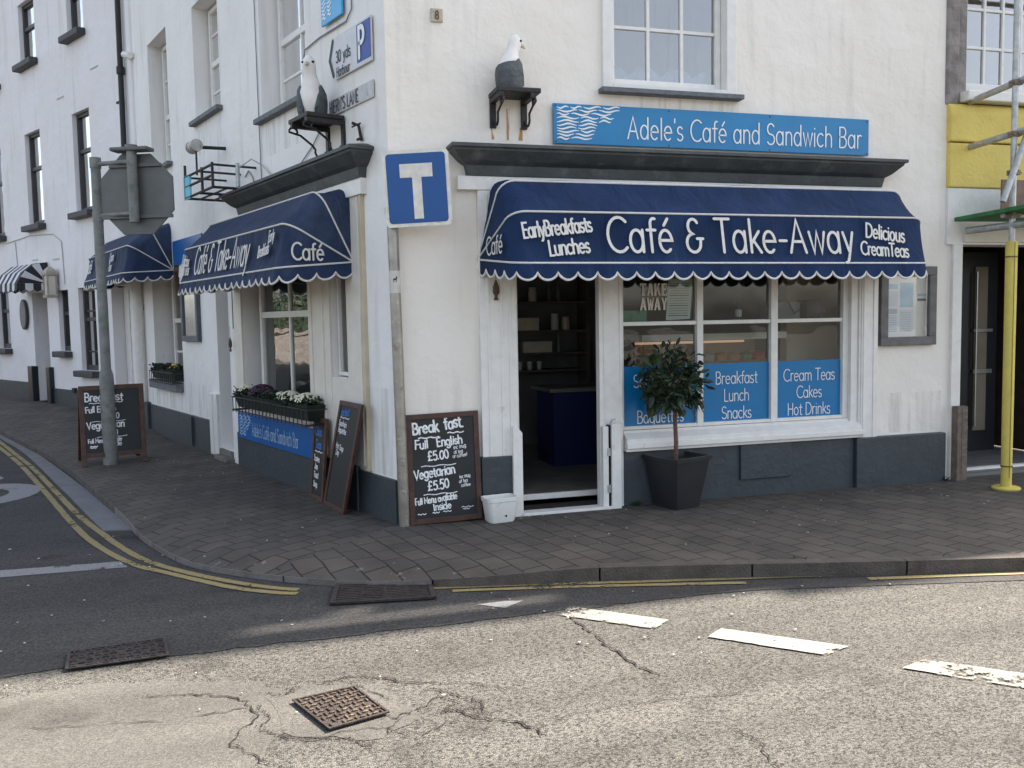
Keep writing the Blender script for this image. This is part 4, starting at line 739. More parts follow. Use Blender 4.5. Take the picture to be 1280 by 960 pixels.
b = MB(); b.box(FR, 5.02, 5.03, -1.0, -.2, .02, 2.1); b.box(FR, 5.0, 6.6, -2.6, -2.5, 0, 2.6); b.box(FR, 5.0, 7.2, -2.6, -.2, 2.62, 2.7); b.box(FR, 6.9, 7.0, -2.5, -.2, 0, 2.62); b.build('lobby_wall', DARKB, ys_)
b = MB(); b.box(FR, 5.03, 6.5, -1.1, -1.05, .03, 2.1); b.build('door', DOORB, ys_)
b = MB(); b.box(FR, 6.2, 6.36, -1.05, -1.035, .25, 1.95); b.build('door_panel', mat('beige_panel', (.20, .165, .12), .6, .1, 5), ys_)
b = MB(); b.tube([FR.P(6.19, -1.0, .3), FR.P(6.19, -1.0, 1.9)], .012, 8); b.box(FR, 6.17, 6.4, -1.03, -1.0, .85, .89); b.box(FR, 6.17, 6.4, -1.03, -1.0, 1.28, 1.31); b.build('door_bar', STEEL, ys_)
b = MB(); b.box(FR, 4.94, 5.048, .04, .11, .0, .66); b.box(FR, 4.985, 4.993, .11, .114, .01, .65); b.build('timber_post', WOODG, ys_, bevel=.006)
b = MB(); b.poly([Vector(p) for p in ((4.93, -.1, 6.1), (7.2, -.1, 6.1), (7.2, 4, 6.9), (4.93, 4, 6.9))]); b.poly([Vector(p) for p in ((7.2, -.15, 7.4), (13.5, -.15, 7.4), (13.5, 4, 9.1), (7.2, 4, 9.1))]); b.build('roof', SLATE, ys_)
b = MB(); b.box(WD, 5.0, 13.5, 4, 4.2, 0, 9.1); b.box(WD, 7.2, 7.4, .3, 4, 0, 7.4); b.build('rear_wall', WALL, ys_)

for z0, z1 in ((6.60, 6.78), (7.12, 8.02)): b = MB(); b.box(FR, 4.95, 7.5, -.03, .0, z0, z1); b.build('shadow_board', PLY, ys_)  # unseen boards added above the eaves to cast the street shadow edge and streaks
for u in (5.0, 7.3): b = MB(); b.box(FR, u, u + .08, -.12, -.031, 6.0, 8.0); b.build('shadow_board_post', WOODG, ys_)  # added posts that carry the shadow-casting boards

b = MB(); b.prism([(-12.5, -5, RZ), (-13.0, -5, RZ), (-17.2, 24, RZ), (-16.7, 24, RZ)], (0, 0, 1.25)); b.prism([(-12.45, -5, 1.16), (-13.05, -5, 1.16), (-17.25, 24, 1.16), (-16.65, 24, 1.16)], (0, 0, .1)); tag(b.build('stone_wall', STONE, loc=(-15, 9, RZ)), 'low rubble wall across the lane, mirrored in the lane shop window', 'wall')
b = MB(); n = 60; rg = []
for i in range(n + 1):
    t_ = i / n; c_ = Vector((-14.0 - 4.2 * t_, -5 + 29 * t_, 0)); rg.append([c_ + Vector((x * (1 + .25 * math.sin(i * 1.7 + k)), 0, z * (1 + .13 * math.sin(i * 2.3 + k * 2) + rnd.uniform(-.06, .06)))) for k, (x, z) in enumerate(((.7, -.1), (.75, 1.0), (.6, 2.1), (.0, 2.5), (-.6, 2.1), (-.7, -.1)))])
b.loft(rg); hd = b.build('hedge', LEAFD, loc=(-16, 9, 0), smooth=True); tag(hd, 'dark hedge behind the low rubble wall across the lane', 'hedge'); hl = MB()
for i in range(5000):
    t_ = rnd.random(); c_ = Vector((-14.0 - 4.2 * t_, -5 + 29 * t_, 0)) + Vector((rnd.uniform(.2, .95), 0, rnd.uniform(.9, 2.75))); a_ = Vector((rnd.gauss(0, 1), rnd.gauss(0, 1), rnd.gauss(0, 1))).normalized(); e_ = a_.orthogonal().normalized(); hl.add([c_, c_ + a_ * .12 + e_ * .05, c_ + a_ * .2, c_ + a_ * .12 - e_ * .05], [(0, 1, 2, 3)])
hl.build('foliage', LEAFD, hd, recalc=False)

# ------------------------------------------------------------------ awnings
def awning(name, label, fr, u0, u1, zh, Rr, angs, mats, cat='awning', pitch=.15, rc=.13, val=.066, dep=.052, inset=0., sag=.05):
    t = thing(name, label, cat, tuple(fr.P((u0 + u1) / 2, 0, zh)))
    def bow(a, rr=Rr):
        n = 6; u0_ = u0; u0i = u0 + inset; pts = [(u0, 0)] + [(u0i + rc - rc * math.cos(R(90 * i / n)), rr - rc + rc * math.sin(R(90 * i / n))) for i in range(n + 1)]
        pts += [(u1 - rc + rc * math.sin(R(90 * i / n)), rr - rc + rc * math.cos(R(90 * i / n))) for i in range(n + 1)] + [(u1, 0)]
        m_ = 10; k = n + 1; a0, a1 = pts[k], pts[k + 1]; mid = [(a0[0] + (a1[0] - a0[0]) * i / m_, rr) for i in range(1, m_)]
        pts = pts[:k + 1] + mid + pts[k + 1:]
        ca, sa = math.cos(R(a)), math.sin(R(a)); return [fr.P(u, max(r * ca, .004), zh + r * sa) for u, r in pts]
    B = [bow(a) for a in angs]; c = MB()
    for i in range(len(B) - 1):
        n = 5; rows = []
        for k in range(n + 1):
            s_ = k / n; a = angs[i] + (angs[i + 1] - angs[i]) * s_
            base = [p.lerp(q, s_) for p, q in zip(B[i], B[i + 1])]; ax = fr.P((u0 + u1) / 2, 0, zh)
            for j, p in enumerate(base):
                d = Vector((0, 0, p.z - zh)) + fr.n * (p - ax).dot(fr.n); w_ = 4 * s_ * (1 - s_) * sag * (.7 + .3 * math.sin(j * 1.3 + i * 2)); base[j] = p - d * w_
            rows.append(base)
        c.loft(rows, cap=False, closed=False)
    cv = c.build('canopy', mats[0], t, smooth=True)
    for i in range(len(B)):
        p = MB(); p.tube(B[i], .0075, 6, cap=True); p.build('piping', mats[2], cv, smooth=True)
    # scalloped valance round three sides
    path = B[-1]; L = [0]
    for i in range(1, len(path)): L.append(L[-1] + (path[i] - path[i - 1]).length)
    tot = L[-1]; n = max(6, round(tot / pitch)); pe = tot / n; N = n * 12
    def at(x):
        for i in range(1, len(L)):
            if x <= L[i] + 1e-9: return path[i - 1].lerp(path[i], (x - L[i - 1]) / max(1e-9, L[i] - L[i - 1]))
        return path[-1]
    ctr = fr.P((u0 + u1) / 2, 0, zh); top, bot = [], []
    for k in range(N + 1):
        p = at(tot * k / N); dz = val + dep * (abs(math.sin(math.pi * k / 12)) ** .62); wob = .006 * math.sin(k * .37); out = (fr.n * (.012 + wob) if (p - ctr).dot(fr.n) > .25 * Rr else fr.n * .004)
        top.append(p + Vector((0, 0, -.002))); bot.append(p + out * (dz / .1) + Vector((0, 0, -dz)))
    v = MB(); mid = [a.lerp(b_, .5) for a, b_ in zip(top, bot)]; v.loft([top, mid, bot], cap=False, closed=False); vl = v.build('valance', mats[1], t, smooth=True)
    e = MB(); e.tube(bot, .0085, 6); e.build('scallop_edging', mats[2], vl, smooth=True)
    def pan(u, s_, i=len(angs) - 2):                      # point on the lettered front panel: s_ 0 at the lower bow, 1 at the upper
        a, b_ = angs[i + 1], angs[i]; P = lambda q: fr.P(u, Rr * math.cos(R(q)), zh + Rr * math.sin(R(q)))
        return P(a).lerp(P(b_), s_)
    return t, cv, pan
def phrase(cv, *a, **k): v = MB(); text(v, *a, **k); return v.build('lettering', PIPING, cv)
A1, cv, pan = awning('shop_awning', 'navy canvas awning with white lettering above the front door and shop window', FR, .645, 4.205, 1.945, .61, (90, 63, 29, -6), (NAVY, NAVY, PIPING), inset=.09)
upv = (pan(0, 1) - pan(0, 0)).normalized(); ph = (pan(0, 1) - pan(0, 0)).length
phrase(cv, 'Café & Take-Away', pan(1.445, .21), (1, 0, 0), upv, ph * .69, .085, .80, .055, lift=.012)
phrase(cv, 'EarlyBreakfasts', pan(.83, .47), (1, 0, 0), upv, ph * .29, .14, .655, .0, rot=6, lift=.012)
phrase(cv, 'Lunches', pan(1.01, .13), (1, 0, 0), upv, ph * .29, .14, .74, .0, rot=5, lift=.012)
phrase(cv, 'Delicious', pan(3.60, .56), (1, 0, 0), upv, ph * .30, .14, .74, .03, rot=-7, lift=.012)
phrase(cv, 'CreamTeas', pan(3.54, .18), (1, 0, 0), upv, ph * .28, .14, .76, .0, rot=-3, lift=.012)
sd_ = (FR.n * .6 + Vector((.09, 0, 0))).normalized()
phrase(cv, 'Café', FR.P(.645, 0, 1.962) + sd_ * .20, sd_, Z3, .125, .11, .95, .02, lift=.012)
A2, cv, pan = awning('shop_awning', 'navy awning in the lane over the shop window with the long flower box', LF, .61, 3.45, 1.965, .6, (90, 63, 28, -5), (NAVYL, NAVYL, PIPING))
upv = (pan(0, 1) - pan(0, 0)).normalized(); phrase(cv, 'Café & Take-Away', pan(2.86, .18), -DL, upv, ph * .70, .088, .60, .04, lift=.014)
phrase(cv, 'Early', pan(.93, .62), -DL, upv, ph * .24, .13, .60, .0, rot=5, lift=.014)
phrase(cv, 'Breakfasts', pan(1.12, .30), -DL, upv, ph * .25, .13, .52, .0, rot=5, lift=.014)
phrase(cv, 'Delicious', pan(3.33, .52), -DL, upv, ph * .28, .14, .62, .0, rot=-6, lift=.014)
phrase(cv, 'Cream Teas', pan(3.38, .2), -DL, upv, ph * .27, .14, .6, .0, lift=.014)
phrase(cv, 'Café', LF.P(.600, .515, 1.972), -NL, Z3, .125, .12, .84, .03, lift=.006)
A3, cv, pan = awning('shop_awning', 'navy awning further down the lane, partly behind the grey sign pole', LF, 5.82, 8.5, 2.19, .6, (90, 63, 30, -4), (NAVYL, NAVYL, PIPING))
phrase(cv, 'Café', pan(8.25, .3), -DL, upv, ph * .5, .13, .8, .02, lift=.014)
phrase(cv, 'Cream', pan(6.75, .55), -DL, upv, ph * .3, .14, .7, .0, lift=.014)
phrase(cv, 'Teas', pan(6.7, .18), -DL, upv, ph * .3, .14, .7, .0, lift=.014)
# black and white striped door hood
t = thing('striped_awning', 'small black and white striped door hood on the far house', 'awning', tuple(FA.p0 + DF * 3.9 + Z3 * 2.1)); c = MB(); ns = 9
u0, u1 = 3.42, 4.50; prof = [(.01, 2.60), (.22, 2.57), (.40, 2.42), (.5, 2.24)]
for k in range(ns):
    a, d = u0 + (u1 - u0) * k / ns, u0 + (u1 - u0) * (k + 1) / ns; c.cur = k % 2
    c.loft([[FA.P(a, o, z), FA.P(d, o, z)] for o, z in prof], cap=False, closed=False); c.loft([[FA.P(a, .5, 2.238), FA.P(d, .5, 2.238)], [FA.P(a, .505, 2.13), FA.P((a + d) / 2, .505, 2.095)], ], cap=False, closed=False); c.poly([FA.P(d, .5, 2.238), FA.P(d, .505, 2.13), FA.P((a + d) / 2, .505, 2.095)])
c.build('hood', [STRB, STRW], t)
for uu in (u0, u1):
    c = MB()
    for k in range(5):
        c.cur = (k + 1) % 2; f0, f1 = k / 5, (k + 1) / 5
        def pt(f):
            x = f * 3; i = min(2, int(x)); a, b_ = prof[i], prof[i + 1]; s_ = x - i; return a[0] + (b_[0] - a[0]) * s_, a[1] + (b_[1] - a[1]) * s_
        p, q = pt(f0), pt(f1); c.poly([FA.P(uu, .01, 2.24), FA.P(uu, *p), FA.P(uu, *q)])
    for k in range(4):
        c.cur = k % 2; a, d = .5 * k / 4, .5 * (k + 1) / 4; c.poly([FA.P(uu, a, 2.238), FA.P(uu, d, 2.238), FA.P(uu, d, 2.14), FA.P(uu, (a + d) / 2, 2.10), FA.P(uu, a, 2.14)])
    c.build('side_panel', [STRW, STRB], t)

# ------------------------------------------------------------------ signs on the walls
def wave(mb, fr, u0, u1, z0, z1, o, sg=1, n=11):
    for j in range(n):
        z = z0 + (z1 - z0) * (j + .5) / n; x = 0; f = (z - z0) / (z1 - z0); ln = (.55 + .45 * min(1, f * 1.6)); 
        while x < ln - .08:
            l = rnd.uniform(.22, .42); pts = [((x + l * k / 6), (z + .16 * (z1 - z0) / n * math.sin(k * 1.1 + j) * 2 + (x + l * k / 6) * .05 * (z1 - z0))) for k in range(7)]
            P = [(u0 + (u1 - u0) * p[0], p[1]) for p in pts]; h = (z1 - z0) / n * .30
            up_ = [fr.P(p[0], o, p[1] + h * (.3 + .7 * math.sin(math.pi * k / 6))) for k, p in enumerate(P)]; dn = [fr.P(p[0], o, p[1] - h * (.3 + .5 * math.sin(math.pi * k / 6))) for k, p in enumerate(P)]
            mb.add(up_ + dn, [(k, k + 1, 7 + k + 1, 7 + k) for k in range(6)]); x += l + .03
def board(name, label, fr, u0, u1, z0, z1, o, mt, th=.018, cat='sign'):
    t = thing(name, label, cat, tuple(fr.P((u0 + u1) / 2, 0, z0))); b = MB(); b.box(fr, u0, u1, o, o + th, z0, z1); b.build('panel', mt, t, bevel=.003); return t, o + th + .002
t, o = board('shop_sign', 'long bright blue sign board with white wave motif above the front awning', FR, 1.247, 4.045, 2.815, 3.113, .012, SKYB)
v = MB(); text(v, "Adele's Café and Sandwich Bar", FR.P(1.85, o, 2.872), (1, 0, 0), Z3, .165, .07, .775, .05); v.build('lettering', WHITEL, t)
v = MB(); wave(v, FR, 1.275, 1.70, 2.84, 3.095, o, n=10); v.build('wave_motif', WHITEL, t)
b = MB()
for u in (1.265, 2.2, 3.1, 4.025):
    for z in (2.83, 3.095): b.tube([FR.P(u, o - .003, z), FR.P(u, o + .002, z)], .006, 8)
b.build('screws', CASTD, t)
t, o = board('shop_sign', 'blue sign board under the flower box in the lane', LF, 1.37, 3.41, .315, .585, .032, SKYB2)
v = MB(); text(v, "Adele's Café and Sandwich Bar", LF.P(2.98, o, .375), -DL, Z3, .13, .07, .60, .02); v.build('lettering', mat('faded_lettering', (.35, .5, .66), .5), t)
v = MB(); wave(v, LF, 3.36, 3.06, .345, .56, o, n=7); v.build('wave_motif', bpy.data.materials['faded_lettering'], t)
b = MB(); b.box(LF, 4.5, 5.72, .012, .03, 2.235, 2.535); tag(b.build('shop_sign', SKYB2, loc=tuple(LF.P(5.1, 0, 2.235)), bevel=.003), 'plain deep blue board between the two lane awnings', 'sign')
t, o = board('shop_sign', 'light blue sign with white waves high on the lane wall by the corner', LF, .62, 1.0, 3.85, 4.5, .02, mat('light_blue_board', (.06, .38, .68), .35, .06, 5))
v = MB(); wave(v, LF, .98, .64, 3.88, 4.4, o, n=16); v.build('wave_motif', WHITEL, t)
# parking direction sign
t = thing('parking_sign', 'white parking direction sign with blue square on the lane wall', 'sign', tuple(LF.P(.53, 0, 3.4))); b = MB(); b.prism([LF.P(u, .012, z) for u, z in ((.165, 3.395), (.80, 3.395), (.90, 3.56), (.82, 3.715), (.165, 3.715))], NL * .012); b.build('panel', mat('aged_white_sign', (.60, .61, .61), .5, .08, 12, dirt=(.4, .38, .34), dlo=.6, dhi=.8, dscale=8), t)
b = MB(); b.box(LF, .172, .40, .0245, .0265, 3.425, 3.70); pq = b.build('parking_panel', mat('parking_blue', (.02, .055, .28), .45, .12, 10), t); v = MB(); text(v, 'P', LF.P(.365, .029, 3.455), -DL, Z3, .215, .17, .75); v.build('lettering', WHITEL, pq)
BLKT = mat('black_sign_lettering', (.04, .04, .045), .6)
v = MB(); text(v, '30 yds', LF.P(.77, .0265, 3.515), -DL, Z3, .085, .13, .92, .05); v.build('lettering', BLKT, t); v = MB(); text(v, 'Harbour', LF.P(.765, .0265, 3.405), -DL, Z3, .072, .13, .80, .04); v.build('lettering', BLKT, t); v = MB(); ribbon(v, [(0, .27), (-.065, .135), (0, 0)], .036, LF.P(.82, .0265, 3.425), -DL, Z3, NL * .001); v.build('chevron', BLKT, t)
t, o = board('street_name_plate', 'grey street name plate above the lane cornice', LF, .172, .95, 3.135, 3.262, .006, mat('pale_name_plate', (.52, .52, .515), .6, .12, 18, dirt=(.25, .24, .23), dlo=.55, dhi=.75, dscale=20), .01)
v = MB(); text(v, "HIERN'S LANE", LF.P(.935, o, 3.152), -DL, Z3, .092, .11, .76, .075); v.build('lettering', BLKT, t)
t, o = board('house_number', 'small cream tile with number 8 high on the front wall', FR, .335, .422, 3.645, 3.74, .004, mat('cream_tile', (.5, .44, .33), .4, .1, 20, dirt=(.25, .2, .13), dlo=.5, dhi=.7, dscale=40), .01, 'house number')
v = MB(); text(v, '8', FR.P(.379, o, 3.665), (1, 0, 0), Z3, .055, .2, .9, 0, 'c'); v.build('lettering', mat('brown_numeral', (.12, .07, .03), .5), t)
# menu cases
def menu_case(label, fr, u0, u1, z0, z1, o, fw_, mt, flip=1):
    t = thing('menu_case', label, 'menu frame', tuple(fr.P((u0 + u1) / 2, 0, z0))); b = MB()
    b.box(fr, u0, u1, .0, o, z0, z0 + fw_); b.box(fr, u0, u1, .0, o, z1 - fw_, z1); b.box(fr, u0, u0 + fw_, .0, o - .001, z0 + fw_, z1 - fw_); b.box(fr, u1 - fw_, u1, .0, o - .001, z0 + fw_, z1 - fw_); b.build('frame', mt, t, bevel=.005)
    b = MB(); b.box(fr, u0 + fw_, u1 - fw_, .005, .012, z0 + fw_, z1 - fw_); pp = b.build('menu_sheet', PAPER, t)
    b = MB(); w_ = u1 - u0 - 2 * fw_; h = z1 - z0 - 2 * fw_; U = (lambda f: u0 + fw_ + w_ * f) if flip > 0 else (lambda f: u1 - fw_ - w_ * f)
    for f0, f1, g0, g1, c in ((.34, .66, .48, .88, 0), (.02, .28, .78, .86, 0), (.02, .27, .38, .46, 1), (.76, .98, .66, .70, 0), (.76, .98, .58, .62, 2), (.34, .66, .08, .44, 3), (.02, .28, .08, .34, 3), (.02, .28, .5, .74, 3)):
        b.cur = c; a, d = sorted((U(f0), U(f1))); b.box(fr, a, d, .0122, .0135, z0 + fw_ + h * g0, z0 + fw_ + h * g1)
    b.cur = 2
    for j in range(22): a, d = sorted((U(.36 if j % 2 else .04), U(.6 if j % 2 else .24))); b.box(fr, a, d, .0136, .0142, z0 + fw_ + h * (.09 + .0145 * j), z0 + fw_ + h * (.093 + .0145 * j))
    b.build('printed_blocks', [PINKP, mat('grey_print', (.42, .46, .52), .7), mat('dark_print', (.07, .12, .17), .7), mat('faint_print', (.58, .63, .67), .7)], pp)
    b = MB(); b.poly([fr.P(u0 + fw_, o * .6, z0 + fw_), fr.P(u1 - fw_, o * .6, z0 + fw_), fr.P(u1 - fw_, o * .6, z1 - fw_), fr.P(u0 + fw_, o * .6, z1 - fw_)]); b.build('pane', GLASSM, t)
    return t
GFR = mat('grey_stained_frame', (.13, .125, .12), .55, .2, 14, .15, 40)
menu_case('grey framed menu case on the front wall beside the shop window', FR, 4.178, 4.752, 1.21, 1.89, .05, .075, GFR)
menu_case('grey framed menu case on the lane wall by the side door', LF, 4.74, 5.42, 1.30, 1.935, .05, .07, mat('slate_blue_frame', (.075, .085, .105), .5, .1, 10), -1)
# oval plaque and carriage lantern on the far house
t = thing('oval_plaque', 'oval grey plaque beside the striped door hood', 'plaque', tuple(FA.P(4.6, 0, 1.45))); b = MB(); b.prism([FA.P(4.6 + .17 * math.cos(R(a)), .02, 1.735 + .27 * math.sin(R(a))) for a in range(0, 360, 15)], NF * .03); b.build('rim', DARKSILL, t); b = MB(); b.prism([FA.P(4.6 + .14 * math.cos(R(a)), .05, 1.735 + .24 * math.sin(R(a))) for a in range(0, 360, 15)], NF * .006); b.build('face', mat('grey_slate_plaque', (.17, .165, .16), .6, .2, 30), t)
t = thing('carriage_lantern', 'cream glazed lantern on the far house beside the striped hood', 'lantern', tuple(FA.P(3.03, .15, 2.0))); b = MB()
for du in (-.08, .08):
    for do in (.05, .19): b.box(FA, 3.03 + du - .012, 3.03 + du + .012, do - .012, do + .012, 2.03, 2.36)
b.box(FA, 2.93, 3.13, .03, .21, 1.99, 2.03); b.box(FA, 2.93, 3.13, .03, .21, 2.36, 2.40); b.box(FA, 2.96, 3.1, .0, .05, 2.1, 2.2); b.build('frame', mat('aged_cream_metal', (.34, .30, .25), .5, .2, 12), t)
b = MB(); b.loft([[FA.P(3.03 + s_ * .10 * f, .12 + q * .09 * f, z) for s_, q in ((-1, -1), (1, -1), (1, 1), (-1, 1))] for z, f in ((2.40, 1), (2.44, .8), (2.5, .2))]); b.build('cap', bpy.data.materials['aged_cream_metal'], t); b = MB(); b.box(FA, 2.955, 3.105, .055, .185, 2.035, 2.355); b.build('pane', mat('frosted_pane', (.6, .56, .47), .4), t)

# ------------------------------------------------------------------ gull ornaments on iron brackets
def gull(name, label, fr, u, o, z, hd, sc=1.):
    base = fr.P(u, o, z); t = thing(name, label, 'bird ornament', tuple(base)); a = hd; fwd = fr.u * math.cos(a) + fr.n * math.sin(a); sid = Z3.cross(fwd)
    P = lambda f, s_, h: base + (fwd * f + sid * s_ + Z3 * h) * sc
    def ring(c, rx, ry, n=14, tilt=0): return [P(c[0] + rx * math.cos(2 * math.pi * k / n), ry * math.sin(2 * math.pi * k / n), c[1] + tilt * math.cos(2 * math.pi * k / n)) for k in range(n)]
    b = MB(); b.loft([ring((.0, .01), .09, .085), ring((.0, .10), .115, .105), ring((.01, .2), .115, .10), ring((.015, .28), .078, .074), ring((.045, .35), .055, .052), ring((.065, .40), .062, .056), ring((.07, .45), .055, .05), ring((.07, .485), .03, .028), ring((.07, .495), .006, .006)]); body = b.build('body', GULLW, t, smooth=True)
    n = 30; cols = []
    for k in range(n + 1):
        th = R(24 + 312 * k / n); q = abs(180 - math.degrees(th)) / 156; h = .25 - .035 * (1 - q) if q < .62 else .25 + .03 * math.sin((q - .62) / .38 * 1.6) - .22 * max(0, (q - .76) / .24) ** 1.3
        cols.append([P(.005 + r_ * 1.04 * math.cos(th), r_ * math.sin(th), hh) for r_, hh in ((.112, .0), (.123, .06), (.127, .6 * h), (.120, .85 * h), (.098, h), (.08, h * .97))])
    b = MB(); b.loft(cols, cap=False, closed=False); b.build('wings', GULLG, t, smooth=True)
    b = MB(); b.tube([P(.115, 0, .415), P(.155, 0, .405), P(.185, 0, .388)], [.02, .015, .004], 8); b.build('beak', mat('dull_beak', (.55, .5, .42), .6), body, smooth=True)
    for s_ in (-1, 1): b = MB(); b.tube([P(.10, s_ * .036, .432), P(.104, s_ * .052, .433)], [.011, .007], 8); b.build('eye', PIT, body, smooth=True)
    return t
def bracket(name, label, fr, u0, u1, zt, drop, reach, dr):
    t = thing(name, label, 'bracket', tuple(fr.P((u0 + u1) / 2, 0, zt))); b = MB(); b.box(fr, u0, u1, .01, reach, zt - .035, zt); b.build('shelf', IRON, t, bevel=.006)
    for u in (u0 + .03, u1 - .06):
        b = MB(); b.box(fr, u - .02, u + .025, .0, .022, zt - drop, zt - .036); b.box(fr, u - .02, u + .02, .022, reach, zt - .07, zt - .036)
        b.build('strap', IRON, t); b = MB(); n = 14
        pts = [fr.P(u + .012, reach - .01 - .03 * math.sin(i / 4 * 3.1), zt - .075 - .03 * (1 - math.cos(i / 4 * 3.1)) / 2) for i in range(5)]
        c = [fr.P(u + .012, reach - .02 + .035 * math.cos(R(200 - 25 * i)), zt - .10 + .035 * math.sin(R(200 - 25 * i))) for i in range(9)] + [fr.P(u + .012, reach * .75, zt - .12), fr.P(u + .012, reach * .45, zt - drop * .62)] + [fr.P(u + .012, .075 + .045 * math.cos(R(20 - 30 * i)), zt - drop * .78 + .045 * math.sin(R(20 - 30 * i))) for i in range(8)]
        b.tube(c, .009, 6); b.build('scroll', IRON, t, smooth=True)
    return t
bracket('wall_bracket', 'black iron scroll bracket under the gull on the front wall', FR, .75, 1.08, 3.155, .245, .26, 0)
gull('gull_ornament', 'grey and white carved gull on the front wall beside the long blue sign', FR, .875, .14, 3.157, R(-20), .82)
bracket('wall_bracket', 'black iron scroll bracket under the gull on the lane wall', LF, .68, 1.06, 3.10, .30, .32, 0)
gull('gull_ornament', 'white-breasted carved gull on the lane wall by the street name', LF, .92, .17, 3.102, R(142), .95)
b = MB(); b.tube([LF.P(.40, .01, 2.86), LF.P(.40, .03, 2.97), LF.P(.41, .08, 2.985)], .012, 6); b.tube([LF.P(.33, .05, 2.97), LF.P(.47, .05, 2.97)], .007, 6); b.tube([LF.P(.36, .03, 2.87), LF.P(.43, .03, 2.87)], .01, 6)
tag(b.build('wall_hook', IRON, loc=tuple(LF.P(.4, 0, 2.86))), 'rusty iron hook above the corner end of the lane cornice', 'hook')
# floodlight and sign frame on the lane wall
t = thing('floodlight', 'weathered floodlight on an arm above the lane sign frame', 'floodlight', tuple(LF.P(3.9, 0, 3.2))); b = MB(); c0 = LF.P(3.75, .30, 3.335); b.tube([c0, c0 - DL * .17], .062, 14); b.tube([c0 + DL * .001 , c0 + DL * .02], .066, 14); b.build('housing', mat('pale_grey_housing', (.42, .40, .37), .6, .2, 14, dirt=(.2, .12, .07), dlo=.5, dhi=.7, dscale=16), t, smooth=True); b = MB(); b.tube([c0 - DL * .13 - Z3 * .06, c0 - DL * .13 - Z3 * .3], .01, 8); b.tube([c0 - DL * .05, LF.P(3.6, .0, 3.33)], .018, 8); b.build('arm', IRON, t); b = MB(); b.tube([c0 + DL * .021, c0 + DL * .03], .052, 14); b.build('lens', mat('rusty_lens', (.16, .09, .06), .4, .3, 20), t)
t = thing('sign_frame', 'black iron hanging sign frame on the lane wall', 'sign frame', tuple(LF.P(3.4, 0, 2.8))); b = MB()
q = lambda u, o, z: LF.P(u, o, z)
for z in (3.0, 2.90, 2.79): b.tube([q(2.72, .42, z), q(3.62, .42, z)], .013, 6)
for u in (2.72, 3.05, 3.62): b.tube([q(u, .42, 3.0 + (.02 if u < 3.6 else .12)), q(u, .42, 2.78)], .014, 6)
for u in (2.72, 3.17, 3.62): b.tube([q(u, .42, 2.79), q(u, .0, 2.79)], .013, 6); b.tube([q(u, .42, 3.0), q(u, .0, 3.0)], .011, 6)
for o in (.14, .28): b.tube([q(2.72, o, 2.79), q(3.62, o, 2.79)], .01, 6)
b.build('bars', IRON, t); b = MB(); b.box(LF, 3.45, 3.66, .41, .43, 2.775, 3.01); b.build('panel', mat('pale_cyan_panel', (.22, .58, .72), .4, .05, 8), t)
b = MB(); b.tube([q(2.66, .2, 2.80), q(2.66, .2, 3.02)], .02, 8); b.tube([q(2.62, .2, 2.97), q(2.5, .12, 3.04), q(2.45, .03, 2.98), q(2.3, .02, 2.88)], .006, 6); b.build('fitting', GALV, t)

# ------------------------------------------------------------------ road signs on poles
t = thing('road_sign', 'square blue no through road sign on a thin pole at the corner', 'road sign', (.035, -.07, 0)); pt_ = Vector((.035, -.07, 0)); pb = lambda z: Vector((.036 - .0128 * z, -.07, z))
b = MB(); b.tube([pb(-.02), pb(1.0), pb(2.4)], .040, 18); b.tube([pb(1.28), pb(1.285)], .0415, 18); b.build('pole', POLEM, t, smooth=True)
b = MB(); b.tube([pb(1.70), pb(1.86)], .0412, 18, cap=False); s_ = b.build('sticker', mat('white_sticker', (.55, .53, .48), .6, .1, 20), t, smooth=True); b = MB()
dg = pb(1.80) + Vector((-.005, -.0425, 0)); b.box(Frame(dg, (1, 0, 0), (0, -1, 0)), -.012, .012, -.002, .0, -.008, .004); b.box(Frame(dg, (1, 0, 0), (0, -1, 0)), .007, .016, -.002, .0, .0, .018)
for dx in (-.011, .008): b.box(Frame(dg, (1, 0, 0), (0, -1, 0)), dx, dx + .004, -.002, .0, -.024, -.008)
b.build('dog_symbol', BLACKB, s_)
rr, yw = R(2.4), R(15); SE = Vector((math.cos(yw), -math.sin(yw), 0)); SN = Vector((-math.sin(yw), -math.cos(yw), 0)); SU = SE * math.cos(rr) + Z3 * math.sin(rr); SV = Z3 * math.cos(rr) - SE * math.sin(rr); SO = Vector((.172, -.185, 2.432))
def rrect(w_, h_, r, n=5): return [(sx * (w_ / 2 - r) + r * math.cos(R(a0 + 90 * k / n)), sy * (h_ / 2 - r) + r * math.sin(R(a0 + 90 * k / n))) for sx, sy, a0 in ((1, 1, 0), (-1, 1, 90), (-1, -1, 180), (1, -1, 270)) for k in range(n + 1)]
def sp(b, pts, d0, d1): b.prism([SO + SU * x + SV * y + SN * d0 for x, y in pts], SN * (d1 - d0))
b = MB(); sp(b, rrect(.468, .535, .035), .0, .012); pl = b.build('sign_plate', SIGNW, t)
b = MB(); sp(b, rrect(.418, .485, .025), .0125, .0145); b.build('blue_field', SIGNBL, t)
b = MB(); sp(b, [(-.115, .17), (.115, .17), (.115, .075), (.035, .075), (.035, -.215), (-.03, -.215), (-.03, .075), (-.115, .075)], .0148, .0165); b.build('road_symbol', SIGNW, t)
for z in (2.28, 2.58): b = MB(); b.box(Frame(pb(z), SE, SN), -.045, .045, .02, .075, -.02, .02); b.build('clamp', GALV, t)
